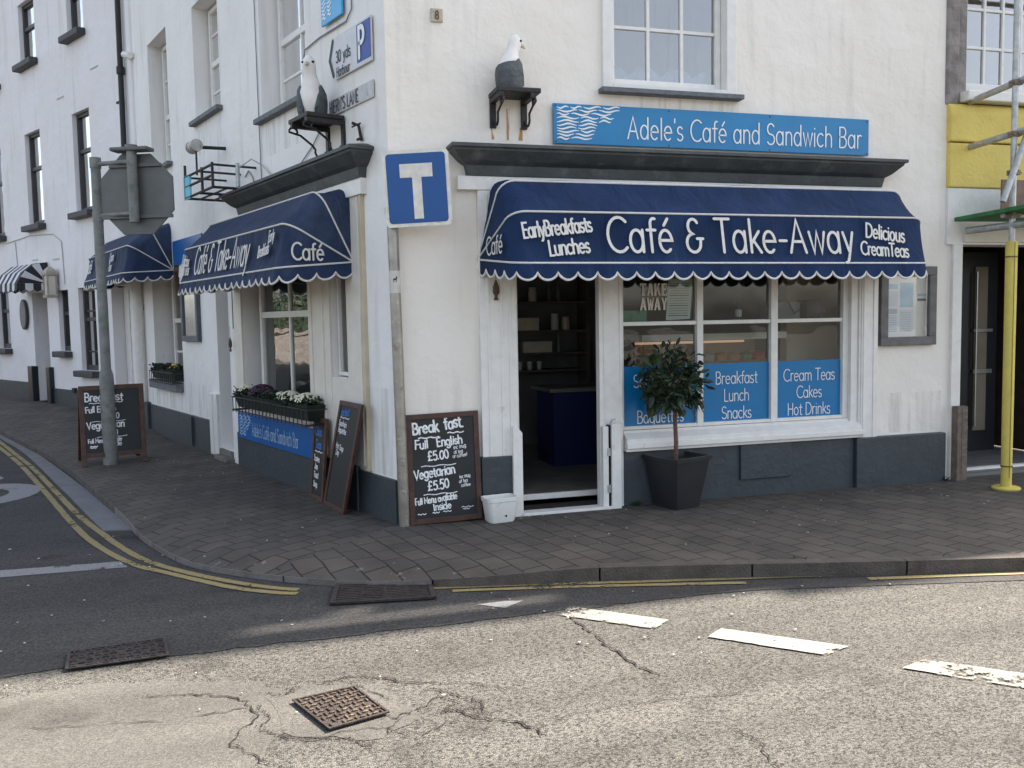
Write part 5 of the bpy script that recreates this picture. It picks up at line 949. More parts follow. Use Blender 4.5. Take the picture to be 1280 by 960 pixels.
# octagonal sign seen from behind
pc = Vector((-2.535, 3.955, rise(-2.535, 3.955))); t = thing('road_sign', 'grey back of an octagonal road sign on a thick pole in the lane', 'road sign', tuple(pc)); b = MB()
b.tube([pc + Z3 * z for z in (-.02, .90, .98, 1.04, 3.29)], [.076, .074, .07, .052, .050], 18); b.tube([pc + Z3 * 2.62, pc + Z3 * 2.72], .056, 18); b.tube([pc + Z3 * 3.18, pc + Z3 * 3.29], .058, 18); b.build('pole', mat('weathered_grey_pole', (.19, .195, .185), .6, .22, 9, .2, 60, dirt=(.10, .11, .085), dlo=.5, dhi=.7, dscale=10), t, smooth=True)
sx = Vector((.915, -.404, 0)).normalized(); sn = Vector((-sx.y, sx.x, 0)); sn = -sn if sn.y < 0 else sn; ctr = pc + sx * .47 + sn * -.02 + Z3 * 2.885; r8 = .42 / math.cos(R(22.5))
oc = lambda f: [ctr + sx * (r8 * f * math.cos(R(22.5 + 45 * k))) * .97 + Z3 * (r8 * f * math.sin(R(22.5 + 45 * k))) for k in range(8)]
b = MB(); b.prism(oc(1), sn * .02); b.build('sign_plate', GREYSIGN, t, bevel=.004); b = MB()
fr8 = Frame(ctr, sx, -sn)
for z in (.30, -.235): b = MB(); b.box(fr8, -.40 if z < 0 else -.29, .40 if z < 0 else .29, .0, .03, z - .018, z + .018); b.build('rail', GREYSIGN, t, bevel=.003)
b = MB(); c2 = ctr - sn * .07; b.tube([c2 - Z3 * .30, c2 + Z3 * .47], .052, 16); b.tube([c2 + Z3 * .44, c2 + Z3 * .50], .064, 16); b.build('stub_pole', bpy.data.materials['weathered_grey_pole'], t, smooth=True)
for z in (3.22, 2.68): b = MB(); b.tube([pc + Z3 * z, Vector((c2.x, c2.y, pc.z + z))], .024, 10); b.build('arm', bpy.data.materials['weathered_grey_pole'], t, smooth=True)
b = MB(); b.box(fr8, -.21, .21, -.02, .14, .435, .475); b.build('sign_lamp', GREYSIGN, t, bevel=.012); b = MB(); b.box(fr8, -.30, -.17, .021, .023, -.225, -.19); b.build('label_plate', mat('grey_label', (.32, .32, .3), .6), t)

# ------------------------------------------------------------------ chalkboards
def chalkboard(name, label, P, wood, lines, fw_=.045, back=None, cat='chalkboard', w_hint=None):
    """P: bottom-left, bottom-right, top-right, top-left corners of the board as the reader sees it"""
    BL, BR, TR, TL = [Vector(p) for p in P]; t = thing(name, label, cat, tuple((BL + BR) / 2)); ux = (BR - BL).normalized(); uy = (TL - BL); H = uy.length; uy = uy.normalized(); W_ = (BR - BL).length; nn = ux.cross(uy).normalized()
    F = Frame(BL, ux, nn); A = lambda x, y, d: BL + ux * x + uy * y + nn * d
    def bar(b, x0, x1, y0, y1, d0, d1): b.hexa([A(x0, y0, d0), A(x1, y0, d0), A(x1, y1, d0), A(x0, y1, d0), A(x0, y0, d1), A(x1, y0, d1), A(x1, y1, d1), A(x0, y1, d1)])
    b = MB(); bar(b, 0, fw_, 0, H, -.012, .012); bar(b, W_ - fw_, W_, 0, H, -.012, .012); bar(b, fw_, W_ - fw_, H - fw_, H, -.012, .0115); yb = back[1] if back else 0; bar(b, fw_, W_ - fw_, yb, yb + fw_, -.012, .0115); b.build('frame', wood, t, bevel=.003)
    b = MB(); bar(b, fw_ - .002, W_ - fw_ + .002, yb + fw_ - .002, H - fw_ + .002, -.008, .004); pn = b.build('board', BLACKB, t)
    for s_, x, y, sz, sx, wt, blue, rot in lines:
        v = MB()
        if s_ == '_': ribbon(v, [(k * sz / 8, .004 * math.sin(k * 1.7)) for k in range(9)], wt * 1.1, A(x, y, .0), ux, uy, nn * .006)
        else: text(v, s_, A(x, y, .0), ux, uy, sz, wt * 1.12, sx * 1.16, .03, 'l', .05, rot, lift=.006)
        v.build('chalk_stroke' if s_ == '_' else 'chalk_line', CHALKB if blue else CHALK, pn, recalc=False)
    if back:                                              # second leaf of an A-board
        d = back[0]; b = MB(); bk = -nn; 
        for x0, x1 in ((0, fw_), (W_ - fw_, W_)):
            q = [A(x0, H - .01, -.014), A(x1, H - .01, -.014), A(x1, H - .01, -.036), A(x0, H - .01, -.036)]; zb = BL.z; h_ = Vector((bk.x, bk.y, 0)).normalized() * d
            b.loft([q, [Vector((p.x + h_.x, p.y + h_.y, zb)) for p in q]])
        b.build('rear_leg', wood, t)
        b = MB(); q = [A(fw_, H - .06, -.02), A(W_ - fw_, H - .06, -.02)]; f = (H - .15) / H; e = [Vector((p.x + h_.x * .8, p.y + h_.y * .8, BL.z + .16)) for p in q]; b.prism([q[0], q[1], e[1], e[0]], bk * .008); b.build('rear_board', BLACKB, t)
    return t
BRK = [('Break', .048, .665, .082, .72, .16, 0, 4), ('fast.', .29, .69, .082, .70, .16, 0, 4), ('_', .09, .635, .15, 1, .009, 0, 0), ('_', .31, .66, .12, 1, .008, 0, 0), ('Full', .06, .555, .062, .86, .16, 0, 2), ('English', .225, .565, .062, .80, .16, 0, 3), ('inc mug', .35, .535, .028, .75, .13, 0, 6), ('of tea', .35, .50, .026, .75, .13, 0, 5), ('or coffee!', .34, .47, .026, .75, .13, 0, 5),
       ('£5.00', .155, .465, .064, .78, .15, 0, 4), ('_', .10, .425, .26, 1, .006, 0, 0), ('Vegetarian', .045, .335, .068, .71, .15, 0, 4), ('£5.50', .145, .245, .066, .78, .15, 0, 4), ('inc mug', .385, .315, .026, .7, .13, 0, 5), ('of tea', .38, .28, .025, .75, .13, 0, 5), ('coffee', .395, .25, .025, .75, .13, 0, 5), ('_', .11, .215, .25, 1, .006, 0, 0),
       ('Full Menu available', .045, .145, .046, .62, .16, 0, 4), ('Inside', .18, .095, .05, .82, .16, 0, 3), ('_', .17, .077, .05, 1, .006, 0, 0), ('_', .25, .08, .06, 1, .005, 0, 0), ('_', .39, .10, .09, 1, .004, 0, 0), ('_', .40, .085, .05, 1, .004, 0, 0), ('_', .06, .075, .06, 1, .005, 0, 0)]
chalkboard('chalkboard', 'red-framed breakfast chalkboard against the front wall behind the thin pole', [(.075, -.085, .0), (.622, -.085, .012), (.608, -.03, .835), (.068, -.03, .81)], WOODR, BRK, .04)
BRK2 = [('Breakfast', .055, .60, .085, .80, .15, 0, 0), ('_', .10, .575, .14, 1, .008, 0, 0), ('_', .30, .58, .13, 1, .008, 0, 0), ('Full English', .06, .475, .062, .78, .16, 0, 2), ('£5.00', .24, .40, .06, .8, .15, 0, 0), ('_', .12, .375, .33, 1, .006, 0, 0), ('Vegetarian', .065, .295, .075, .78, .15, 0, 2), ('£5.50', .22, .225, .06, .8, .15, 0, 0), ('_', .16, .205, .3, 1, .006, 0, 0), ('Full Menu available', .07, .145, .046, .66, .15, 0, 1), ('Inside', .27, .105, .046, .9, .15, 0, 0), ('_', .09, .11, .07, 1, .01, 0, -5), ('_', .09, .095, .06, 1, .008, 0, -5)]
BRK2 = [(a, b_, c + .10, *r) for a, b_, c, *r in BRK2]
zz = rise(-2.5, 4)
chalkboard('chalkboard', 'breakfast A-board standing behind the thick sign pole in the lane', [(-2.80, 3.83, zz), (-2.17, 4.00, zz), (-2.22, 4.11, zz + .86), (-2.82, 3.95, zz + .86)], WOODB, BRK2, .05, (.42, .09))
chalkboard('chalkboard', 'tall narrow chalkboard leaning beside the corner, its lower half blank', [LF.P(1.03, .14, .0), LF.P(.55, .18, .0), LF.P(.345, .075, .862), LF.P(.815, .055, .872)], WOODR,
           [('Jacket', .06, .78, .062, .8, .14, 1, 3), ('_', .06, .765, .2, 1, .006, 0, 0), ('Sandwich', .05, .70, .044, .75, .13, 0, -4), ('Baguettes', .06, .645, .044, .7, .13, 0, -4), ('Hot Soup', .07, .51, .044, .75, .13, 0, -6), ('Day', .09, .455, .044, .75, .13, 0, -4)], .04)
chalkboard('chalkboard', 'small chalkboard with blue writing under the end of the flower box', [LF.P(1.40, .10, .0), LF.P(1.09, .12, .0), LF.P(1.06, .055, .70), LF.P(1.37, .05, .70)], WOODB,
           [('Cakes', .05, .55, .07, .62, .15, 1, 0), ('Teas', .08, .44, .07, .7, .15, 1, 0), ('_', .06, .41, .18, 1, .007, 0, 0), ('Scones', .05, .33, .05, .65, .14, 0, -3), ('Jam', .07, .26, .05, .7, .14, 0, -3), ('Toast', .06, .19, .05, .7, .14, 0, -3), ('Soup', .06, .11, .05, .7, .14, 0, -3)], .036)

# ------------------------------------------------------------------ tub, planter, flower boxes
t = thing('plastic_tub', 'white plastic tub on the paving beside the door', 'tub', (.735, -.17, 0)); c = Vector((.735, -.17, 0)); tx = Vector((math.cos(R(8)), math.sin(R(8)), 0)); ty = Vector((-tx.y, tx.x, 0))
rg = lambda w_, d_, z: [c + tx * x + ty * y + Z3 * z for x, y in rrect(w_, d_, .03, 4)]
b = MB(); b.loft([rg(.19, .12, .0), rg(.205, .13, .012), rg(.238, .155, .155), rg(.25, .165, .158), rg(.255, .168, .185), rg(.235, .15, .187), rg(.23, .145, .15), rg(.2, .12, .02)], cap=True); b.build('body', TUBW, t, smooth=True)
b = MB(); pp = c + tx * .02 - ty * .0655 + Z3 * .05; b.tube([pp, pp - ty * .006], .008, 10); b.build('drain_hole', PIT, t)
t = thing('planter', 'square tapered black planter with a clipped bay tree by the window', 'planter', (2.19, -.165, 0)); c = Vector((2.19, -.165, 0)); an = R(18); tx = Vector((math.cos(an), math.sin(an), 0)); ty = Vector((-tx.y, tx.x, 0))
rg = lambda w_, z, r=.012: [c + tx * x + ty * y + Z3 * z for x, y in rrect(w_, w_, r, 3)]
b = MB(); b.loft([rg(.245, 0), rg(.25, .01), rg(.362, .375), rg(.385, .378), rg(.392, .408), rg(.36, .41), rg(.345, .36)], cap=True); b.build('pot', PLASTIC, t, smooth=True)
b = MB(); b.poly([p + Z3 * .004 for p in rg(.345, .362)]); b.build('soil', SOIL, t)
tt = thing('bay_tree', 'standard bay tree with a rounded leafy head in the black planter', 'tree', (2.18, -.165, .36)); tr = Vector((2.18, -.165, .36))
b = MB(); b.tube([tr + Vector((.003 * math.sin(i), .003 * math.cos(i * 1.7), i * .075)) for i in range(9)], [.019, .0175, .017, .0165, .016, .016, .015, .013, .01], 10)
cc = Vector((2.16, -.165, 1.0))
tips = []
for k in range(30):
    th, ph_ = rnd.uniform(0, 6.28), math.acos(rnd.uniform(-.75, 1)); d = Vector((math.sin(ph_) * math.cos(th), math.sin(ph_) * math.sin(th), math.cos(ph_))); e = cc + Vector((d.x * .245, d.y * .245, d.z * .215)) * rnd.uniform(.75, 1.05); s_ = tr + Z3 * rnd.uniform(.40, .62); tips.append((s_, e)); b.tube([s_, s_.lerp(e, .5) + Z3 * .02, e], [.006, .004, .002], 5, cap=False)
b.build('trunk', BARK, tt, smooth=True); b = MB()
def leaf(b, p, d, l, w_):
    d = d.normalized(); s_ = d.cross(Vector((rnd.gauss(0, 1), rnd.gauss(0, 1), rnd.gauss(0, 1)))).normalized(); n_ = d.cross(s_)
    b.add([p, p + d * l * .35 + s_ * w_ + n_ * w_ * .35, p + d * l * .75 + s_ * w_ * .75 + n_ * w_ * .2 - Z3 * l * .05, p + d * l - Z3 * l * .12, p + d * l * .75 - s_ * w_ * .75 + n_ * w_ * .2 - Z3 * l * .05, p + d * l * .35 - s_ * w_ + n_ * w_ * .35, p + d * l * .5 - Z3 * l * .03], [(0, 1, 6), (1, 2, 6), (2, 3, 6), (3, 4, 6), (4, 5, 6), (5, 0, 6)])
for s_, e in tips:
    for k in range(27):
        f = rnd.uniform(.35, 1.08); p = s_.lerp(e, f) + Vector((rnd.gauss(0, .035), rnd.gauss(0, .035), rnd.gauss(0, .035)))
        d = (p - cc).normalized() + Vector((rnd.gauss(0, .7), rnd.gauss(0, .7), rnd.gauss(.15, .6))); leaf(b, p, d, rnd.uniform(.045, .095), rnd.uniform(.011, .021))
for k in range(60):                                      # drooping skirt and stray sprigs
    th = rnd.uniform(0, 6.28); r_ = rnd.uniform(.08, .21); p = cc + Vector((r_ * math.cos(th), r_ * math.sin(th), rnd.uniform(-.22, -.10))); leaf(b, p, Vector((math.cos(th) * .5, math.sin(th) * .5, -.8 + rnd.gauss(0, .4))), rnd.uniform(.07, .105), .021)
b.build('crown', LEAF, tt, recalc=False)
def flowers(b_list, c, r, n, dome=.6):
    for k in range(n):
        th, u = rnd.uniform(0, 6.28), math.sqrt(rnd.random()); p = c + Vector((r * u * math.cos(th), r * u * math.sin(th), r * dome * math.sqrt(max(0, 1 - u * u)))); q = rnd.uniform(.008, .014); nrm = (p - c + Z3 * .02).normalized(); a = nrm.orthogonal().normalized(); e = nrm.cross(a)
        b_list.add([p + nrm * .004] + [p + (a * math.cos(j * 1.257) + e * math.sin(j * 1.257)) * q for j in range(5)], [(0, j + 1, (j + 1) % 5 + 1) for j in range(5)])
def flower_box(label, u0, u1, o0, o1, z0, z1, clumps):
    t = thing('flower_box', label, 'flower box', tuple(LF.P((u0 + u1) / 2, (o0 + o1) / 2, z0)))
    b = MB(); P = lambda u, o, z: LF.P(u, o, z); b.loft([[P(u0 + .04, o0, z0), P(u1 - .04, o0, z0), P(u1 - .04, o1 - .03, z0), P(u0 + .04, o1 - .03, z0)], [P(u0, o0, z1), P(u1, o0, z1), P(u1, o1, z1), P(u0, o1, z1)], [P(u0 + .015, o0 + .015, z1), P(u1 - .015, o0 + .015, z1), P(u1 - .015, o1 - .015, z1), P(u0 + .015, o1 - .015, z1)], [P(u0 + .03, o0 + .02, z1 - .04), P(u1 - .03, o0 + .02, z1 - .04), P(u1 - .03, o1 - .03, z1 - .04), P(u0 + .03, o1 - .03, z1 - .04)]]); b.build('trough', mat('dark_green_trough', (.012, .022, .016), .5, .2, 10), t)
    b = MB(); e = .012
    for z in (z0 - .03, z1 - .035): b.tube([P(u0 - .02, o0, z), P(u0 - .02, o1 + e, z), P(u1 + .02, o1 + e, z), P(u1 + .02, o0, z)], .007, 6)
    n = int((u1 - u0) / .09)
    for k in range(n + 1): u = u0 + (u1 - u0) * k / n; b.tube([P(u, o1 + e, z1 - .03), P(u, o1 + e, z0 - .05)], .005, 5)
    for u in (u0 + .05, u1 - .05): b.tube([P(u, o1 + e, z0 - .03), P(u, o0, z0 - .03)], .006, 5)
    b.build('iron_rail', IRON, t, smooth=True); b = MB()
    for k in range(int(520 * (u1 - u0))):
        p = P(rnd.uniform(u0 + .02, u1 - .02), rnd.uniform(o0 + .02, o1), z1 + rnd.uniform(-.03, .05)); leaf(b, p, Vector((rnd.gauss(0, 1), rnd.gauss(0, 1), rnd.uniform(.1, 1.2))) + NL * .4, rnd.uniform(.03, .06), .012)
    b.build('foliage', LEAFD, t, recalc=False)
    for nm, mt in (('cream_flowers', FLW), ('purple_flowers', FLP), ('red_flowers', FLR), ('yellow_flowers', FLY)):
        for u, o, r, k in clumps:
            if k == nm: b = MB(); flowers(b, P(u, o, z1 + .015), r, int(220 * r / .1), .75); b.build(nm, mt, t, recalc=False)
flower_box('long flower box of cream, purple and red flowers below the lane shop window', 1.17, 3.05, .035, .20, .675, .81, [(2.86, .12, .10, 'cream_flowers'), (2.98, .1, .05, 'red_flowers'), (2.45, .12, .13, 'purple_flowers'), (2.2, .13, .08, 'purple_flowers'), (1.97, .11, .07, 'cream_flowers'), (1.74, .12, .10, 'cream_flowers'), (1.57, .11, .055, 'red_flowers'), (1.36, .12, .105, 'cream_flowers'), (1.5, .15, .07, 'cream_flowers')])
flower_box('short flower box in the recessed lane window past the menu case', 5.62, 6.75, -.06, .12, .80, .93, [(6.1, .03, .09, 'purple_flowers'), (5.85, .03, .09, 'yellow_flowers'), (6.5, .03, .06, 'yellow_flowers'), (6.3, .03, .06, 'purple_flowers')])
# hanging ornaments
for fr, u, z, o, lb in ((FR, .765, 1.79, .07, 'small rusty ornament hanging from the awning beside the front door'), (LF, 3.56, 1.36, .05, 'small rusty bell hanging on the lane wall between side door and flower box')):
    t = thing('hanging_ornament', lb, 'ornament', tuple(fr.P(u, o, z))); b = MB(); b.loft([[fr.P(u + r_ * math.cos(k * 1.047), o + r_ * .7 * math.sin(k * 1.047), z + dz) for k in range(6)] for dz, r_ in ((-.15, .016), (-.14, .018), (-.12, .01), (-.09, .026), (-.05, .024), (-.02, .012), (.0, .006))]); b.build('body', mat('rusty_ornament', (.09, .05, .025), .7, .5, 40, .5, 60), t, smooth=True); b = MB(); b.tube([fr.P(u, o, z), fr.P(u, o, z + .12)], .002, 5); b.build('cord', IRON, t)

# ------------------------------------------------------------------ scaffold in front of the yellow shop
t = thing('scaffold', 'silver tube scaffold with yellow foam sleeve and green plank by the yellow shop', 'scaffold', (5.045, -.54, 0)); SX, SY = 5.045, -.54
b = MB(); b.tube([(SX, SY, .02), (SX, SY, 4.6)], .0245, 16); b.build('standard', GALV, t, smooth=True)
b = MB(); b.tube([(SX + 2.1, SY, .0), (SX + 2.1, SY, 4.6)], .0245, 12); b.build('standard', GALV, t, smooth=True)
b = MB(); n = 14; b.loft([[Vector((SX + r_ * math.cos(2 * math.pi * k / n), SY + r_ * math.sin(2 * math.pi * k / n), z)) for k in range(n)] for z, r_ in ((.018, .042), (.4, .043), (1.2, .044), (2.06, .046), (2.065, .03))]); fs = b.build('foam_sleeve', FOAM, t, smooth=True)
b = MB()
for z in (.19, 1.93): b.tube([(SX, SY, z), (SX, SY, z + .012)], .0475, 14)
b.tube([(SX - .012, SY - .0435, .1), (SX - .012, SY - .0455, 2.05)], .002, 4); b.build('tape', mat('dark_tape', (.12, .09, .03), .6), fs)
b = MB(); b.loft([[Vector((SX + r_ * math.cos(2 * math.pi * k / 20), SY + r_ * math.sin(2 * math.pi * k / 20), z)) for k in range(20)] for z, r_ in ((.0, .108), (.014, .112), (.022, .10), (.024, .055))]); b.build('base_plate', FOAM, t, smooth=True)
for z, dz in ((3.34, -.03), (2.93, -.01)): b = MB(); b.tube([(SX + .03, SY - .1, z + .02), (SX + .03, -.03, z + dz)], .027, 12); b.build('transom', GALV, t, smooth=True)
b = MB(); b.tube([(SX + .05, SY - .3, 2.20), (SX - .06, -.12, 2.19)], .03, 12); b.build('transom', GALV, t, smooth=True)
b = MB(); b.tube([(SX - .17, SY - .07, 2.37), (SX + .13, SY - .05, 3.05), (SX + .52, SY - .03, 4.0)], .0245, 12); b.build('brace', GALV, t, smooth=True)
for z in (2.28, 4.45): b = MB(); b.tube([(SX - .05, SY + .05, z), (SX + 2.3, SY + .05, z)], .0245, 10); b.build('ledger', GALV, t, smooth=True)
for z in (2.27, 2.62, 2.93, 3.34):
    b = MB(); b.box(Frame((SX, SY, z), (1, 0, 0), (0, -1, 0)), -.036, .04, -.036, .036, -.022, .022); b.tube([(SX - .07, SY - .01, z), (SX + .075, SY - .01, z)], .009, 6); b.build('coupler', mat('rusty_coupler', (.22, .17, .13), .6, .4, 30, .4, 60, metal=.4), t, bevel=.004)
b = MB(); b.hexa([Vector(p) for p in ((SX - .14, -.06, 2.31), (SX + 2.2, -.06, 2.33), (SX + 2.2, -.75, 2.33), (SX - .08, -.75, 2.34), (SX - .14, -.06, 2.275), (SX + 2.2, -.06, 2.295), (SX + 2.2, -.75, 2.295), (SX - .08, -.75, 2.305))]); b.build('plank', GREENP, t, bevel=.004)
b = MB(); b.box(FR, 5.14, 7.1, .32, .335, 2.345, 2.60); b.build('toe_board', PLY, t)

# ------------------------------------------------------------------ inside the shop
t = thing('serving_counter', 'blue panelled serving counter inside the shop door', 'counter', (2.4, 1.6, .09)); b = MB(); b.box(WD, 1.72, 3.2, 1.45, 1.95, .09, .80); b.build('front_panel', COUNTB, t); b = MB(); b.box(WD, 1.67, 3.24, 1.40, 2.0, .80, .835); b.build('worktop', mat('worn_worktop', (.16, .14, .12), .5, .1, 8), t)
class ShelfFrame(Frame):
    def P(s, u, o, z): return Vector((-.957 + (u + .957) * .893, -6.413 + (o + 6.413) * .893, 1.5 + (z - 1.5) * .893))
SH = ShelfFrame((0, 0, 0), (1, 0, 0), (0, 1, 0))
t = thing('shelf_unit', 'dark wall shelves stacked with crockery at the back of the shop', 'shelves', (1.7, 2.87, .09))
for x in (1.15, 2.95): b = MB(); b.box(SH, x, x + .04, 3.75, 4.18, -.08, 2.3); b.build('upright', SHELFW, t)
for z in (.85, 1.06, 1.33, 1.68, 2.05): b = MB(); b.box(SH, 1.19, 2.95, 3.75, 4.18, z, z + .025); b.build('shelf', SHELFW, t)
for x, y, z, w_, d_, h, mt, lb in ((2.02, 3.78, 1.357, .32, .2, .15, BOXW, 'pale cardboard box on the dark shelves behind the door'), (2.15, 3.8, 1.087, .36, .2, .13, BOXW, 'flat pale carton one shelf below the cardboard box'), (1.42, 3.8, 1.357, .3, .2, .07, PAPER, 'low pile of white papers on the dark shelves behind the door')):
    b = MB(); b.box(SH, x, x + w_, y, y + d_, z, z + h); b.box(SH, x - .004, x + w_ + .004, y - .004, y + d_ + .004, z + h * .72, z + h + .003); tag(b.build('storage_box' if mt is BOXW else 'paper_pile', mt, loc=tuple(SH.P(x, y, z))), lb, 'box' if mt is BOXW else 'papers')
for i in range(9):
    x = 1.36 + i * .125; z = .877; b = MB(); n = 10; r_ = .035; b.loft([[SH.P(x + r_ * q * math.cos(2 * math.pi * k / n), 3.84 + r_ * q * math.sin(2 * math.pi * k / n), z + dz) for k in range(n)] for dz, q in ((0, .7), (.02, .9), (.1, 1), (.1, .85), (.03, .7))]); tag(b.build('cup', CHINA, loc=tuple(SH.P(x, 3.84, z)), smooth=True), 'white cup in a row on the lowest shelf behind the counter', 'cup', 'cups on the back shelf')
for i, (x, z, h) in enumerate(((1.9, 1.707, .2), (2.1, 1.707, .24), (2.5, 1.707, .2), (2.62, 1.707, .22), (1.75, 1.087, .17), (2.62, 1.087, .22))):
    b = MB(); n = 10; b.loft([[SH.P(x + r_ * math.cos(2 * math.pi * k / n), 3.86 + r_ * math.sin(2 * math.pi * k / n), z + dz * h) for k in range(n)] for dz, r_ in ((0, .032), (.6, .034), (.75, .014), (1, .013))]); tag(b.build('bottle', mat('dull_bottle_glass', (.2, .21, .2), .15), loc=tuple(SH.P(x, 3.86, z)), smooth=True), 'dull glass bottle standing on the back shelves', 'bottle', 'bottles on the back shelves')
for i, (x, z, w_, h, mt) in enumerate(((1.25, 1.707, .10, .16, CHINA), (1.4, 1.707, .09, .13, BOXW), (1.55, 1.707, .11, .2, CHINA), (2.28, 1.707, .1, .17, BOXW), (1.28, 1.087, .1, .15, CHINA), (1.42, 1.087, .1, .18, BOXW), (1.58, 1.087, .1, .14, CHINA), (1.92, 1.087, .1, .16, CHINA), (2.56, 1.357, .1, .2, CHINA), (2.7, 1.357, .1, .16, BOXW), (1.3, 2.075, .12, .16, CHINA), (1.6, 2.075, .12, .13, BOXW), (1.9, 2.075, .12, .17, CHINA), (2.2, 2.075, .12, .14, CHINA))):
    n = 12; b = MB(); b.loft([[SH.P(x + r_ * w_ * .5 * math.cos(2 * math.pi * k / n), 3.83 + r_ * w_ * .5 * math.sin(2 * math.pi * k / n), z + dz * h) for k in range(n)] for dz, r_ in ((0, .92), (.05, 1), (.7, 1), (.8, .8), (.82, .9), (1, .9))]); tag(b.build('jar', mt, loc=tuple(SH.P(x, 3.83, z)), smooth=True), 'pale jar among the crockery on the back shelves', 'jar', 'jars on the back shelves')
t = thing('wicker_basket', 'brown wicker basket on the shop floor behind the door', 'basket', (1.13, 1.9, .09)); b = MB(); n = 18; b.loft([[Vector((1.13 + r_ * math.cos(2 * math.pi * k / n), 1.9 + r_ * math.sin(2 * math.pi * k / n), z)) for k in range(n)] for z, r_ in ((.09, .14), (.2, .165), (.33, .18), (.46, .19), (.47, .205), (.5, .2), (.48, .17), (.2, .14))]); b.build('body', WICKER, t, smooth=True)
# lit serving display behind the shop window
t = thing('display_counter', 'lit food display counter behind the shop window', 'display counter', (2.8, .8, .09)); b = MB(); b.box(WD, 2.14, 3.52, .36, 1.15, 1.29, 1.345); b.build('top_shelf', mat('cream_shelf', (.62, .58, .5), .5, .05, 6), t)
b = MB(); b.box(WD, 2.14, 3.66, .50, 1.2, .09, 1.08); b.box(WD, 2.14, 3.66, 1.1, 1.2, 1.08, 1.285); b.build('cabinet', INTW, t)
b = MB(); b.tube([(2.2, .95, 1.255), (2.92, .95, 1.255)], .011, 8); b.tube([(3.02, .95, 1.255), (3.45, .95, 1.255)], .011, 8); b.build('light_tube', WARMTUBE, t)
b = MB(); b.box(WD, 2.93, 3.0, .9, 1.1, 1.08, 1.285); b.build('divider', DARKB, t)
b = MB()
for i, c_ in enumerate((0, 3, 0, 1, 2, 0, 2, 2, 3, 1)):
    b.cur = c_; x = 2.35 + i * .13; n = 8; b.loft([[Vector((x + r_ * 1.1 * math.cos(2 * math.pi * k / n), .82 + r_ * math.sin(2 * math.pi * k / n), 1.082 + dz)) for k in range(n)] for dz, r_ in ((0, .055), (.05, .06), (.075, .04), (.085, .01))])
b.build('food_tray', [mat('pale_food', (.5, .42, .3), .7), mat('tomato_food', (.5, .07, .04), .5), mat('pastry_food', (.5, .24, .06), .6), mat('salad_food', (.12, .25, .07), .6)], t, smooth=True)
b = MB(); b.box(WD, 3.68, 4.65, .6, .7, .09, 2.46); tag(b.build('partition_wall', INTW, loc=(4.1, .65, .09)), 'cream partition wall behind the right light of the shop window', 'wall')
b = MB(); b.box(WD, 2.1, 2.135, .5, 1.2, .09, 1.30); b.build('end_panel', DARKB, t)
t = thing('notice', 'white printed notice taped inside the window under the awning', 'notice', (2.32, .05, 1.46)); b = MB(); b.hexa([FR.P(u, o, z) for o in (-.068, -.072) for u, z in ((2.215, 1.467), (2.43, 1.475), (2.455, 1.80), (2.24, 1.80))]); b.build('sheet', mat('notice_paper', (.62, .64, .58), .7, .05, 9), t); b = MB()
for j in range(14): z = 1.50 + j * .02; b.box(FR, 2.235 + j * .0012, 2.41 + j * .0012, -.068, -.0665, z, z + (.004 if j % 4 else .007))
b.build('printed_lines', mat('notice_print', (.16, .16, .15), .7), t)
b = MB(); b.box(FR, 1.84, 2.08, -.30, -.14, 1.462, 1.545); b.box(FR, 1.835, 2.085, -.305, -.135, 1.53, 1.55); tag(b.build('carton', mat('green_carton', (.10, .28, .16), .6, .3, 20), loc=tuple(FR.P(1.96, -.22, 1.462))), 'small green carton on the window rail by the door', 'carton')
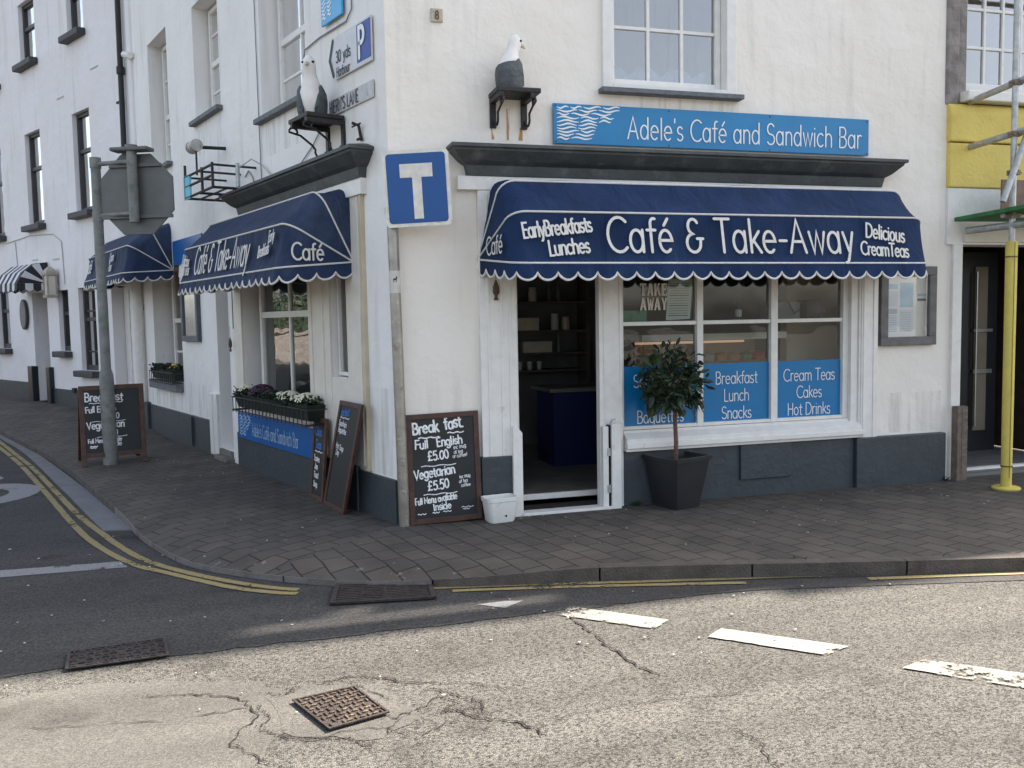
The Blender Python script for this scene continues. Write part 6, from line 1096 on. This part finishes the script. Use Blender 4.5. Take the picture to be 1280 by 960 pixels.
b = MB(); b.box(FR, 1.80, 3.86, -.32, -.10, 1.43, 1.46); tag(b.build('window_shelf', INTW, loc=tuple(FR.P(2.8, -.2, 1.43))), 'narrow cream shelf along the window transom', 'shelf')
t = thing('sauce_bottle', 'dark bottle with white label on the narrow window shelf', 'bottle', tuple(FR.P(2.95, -.2, 1.46))); p = FR.P(2.95, -.2, 1.46); b = MB(); n = 12; b.loft([[p + Vector((r_ * math.cos(2 * math.pi * k / n), r_ * math.sin(2 * math.pi * k / n), z)) for k in range(n)] for z, r_ in ((0, .028), (.12, .028), (.15, .012), (.19, .012), (.195, .008))]); b.build('body', BLACKB, t, smooth=True); b = MB(); b.tube([p + Z3 * .025, p + Z3 * .085], .0288, 12, cap=False); b.build('paper_label', PAPER, t)
t = thing('till', 'black till with trailing cables on the narrow window shelf', 'till', tuple(FR.P(3.6, -.24, 1.46))); b = MB(); b.box(FR, 3.58, 3.72, -.31, -.15, 1.46, 1.62); b.box(FR, 3.72, 3.80, -.28, -.17, 1.50, 1.58); b.build('body', BLACKB, t, bevel=.01); b = MB(); b.tube([FR.P(3.58, -.2, 1.56), FR.P(3.48, -.18, 1.50), FR.P(3.42, -.2, 1.62), FR.P(3.36, -.22, 1.68), FR.P(3.32, -.22, 1.50), FR.P(3.25, -.2, 1.53)], .006, 6); b.build('cable', BLACKB, t, smooth=True)
b = MB(); b.box(FR, 3.23, 3.56, -.31, -.22, 1.46, 1.60); tag(b.build('white_carton', mat('dull_white_carton', (.30, .30, .30), .7, .1, 9), loc=tuple(FR.P(3.4, -.26, 1.46))), 'dull white carton behind the cables on the window shelf', 'carton')
# amber lamp in the recessed lane window
t = thing('window_lamp', 'amber lamp glowing inside the recessed lane window', 'lamp', tuple(LF.P(5.92, -.42, 1.56))); b = MB(); b.tube([LF.P(5.93, -.42, 1.60), LF.P(5.93, -.42, 1.84)], [.05, .04], 12); b.build('shade', AMBER, t, smooth=True); b = MB(); b.tube([LF.P(5.93, -.42, 1.56), LF.P(5.93, -.42, 1.6)], .03, 10); b.tube([LF.P(5.93, -.42, 1.84), LF.P(5.93, -.42, 2.3)], .004, 5); b.build('holder', IRON, t)
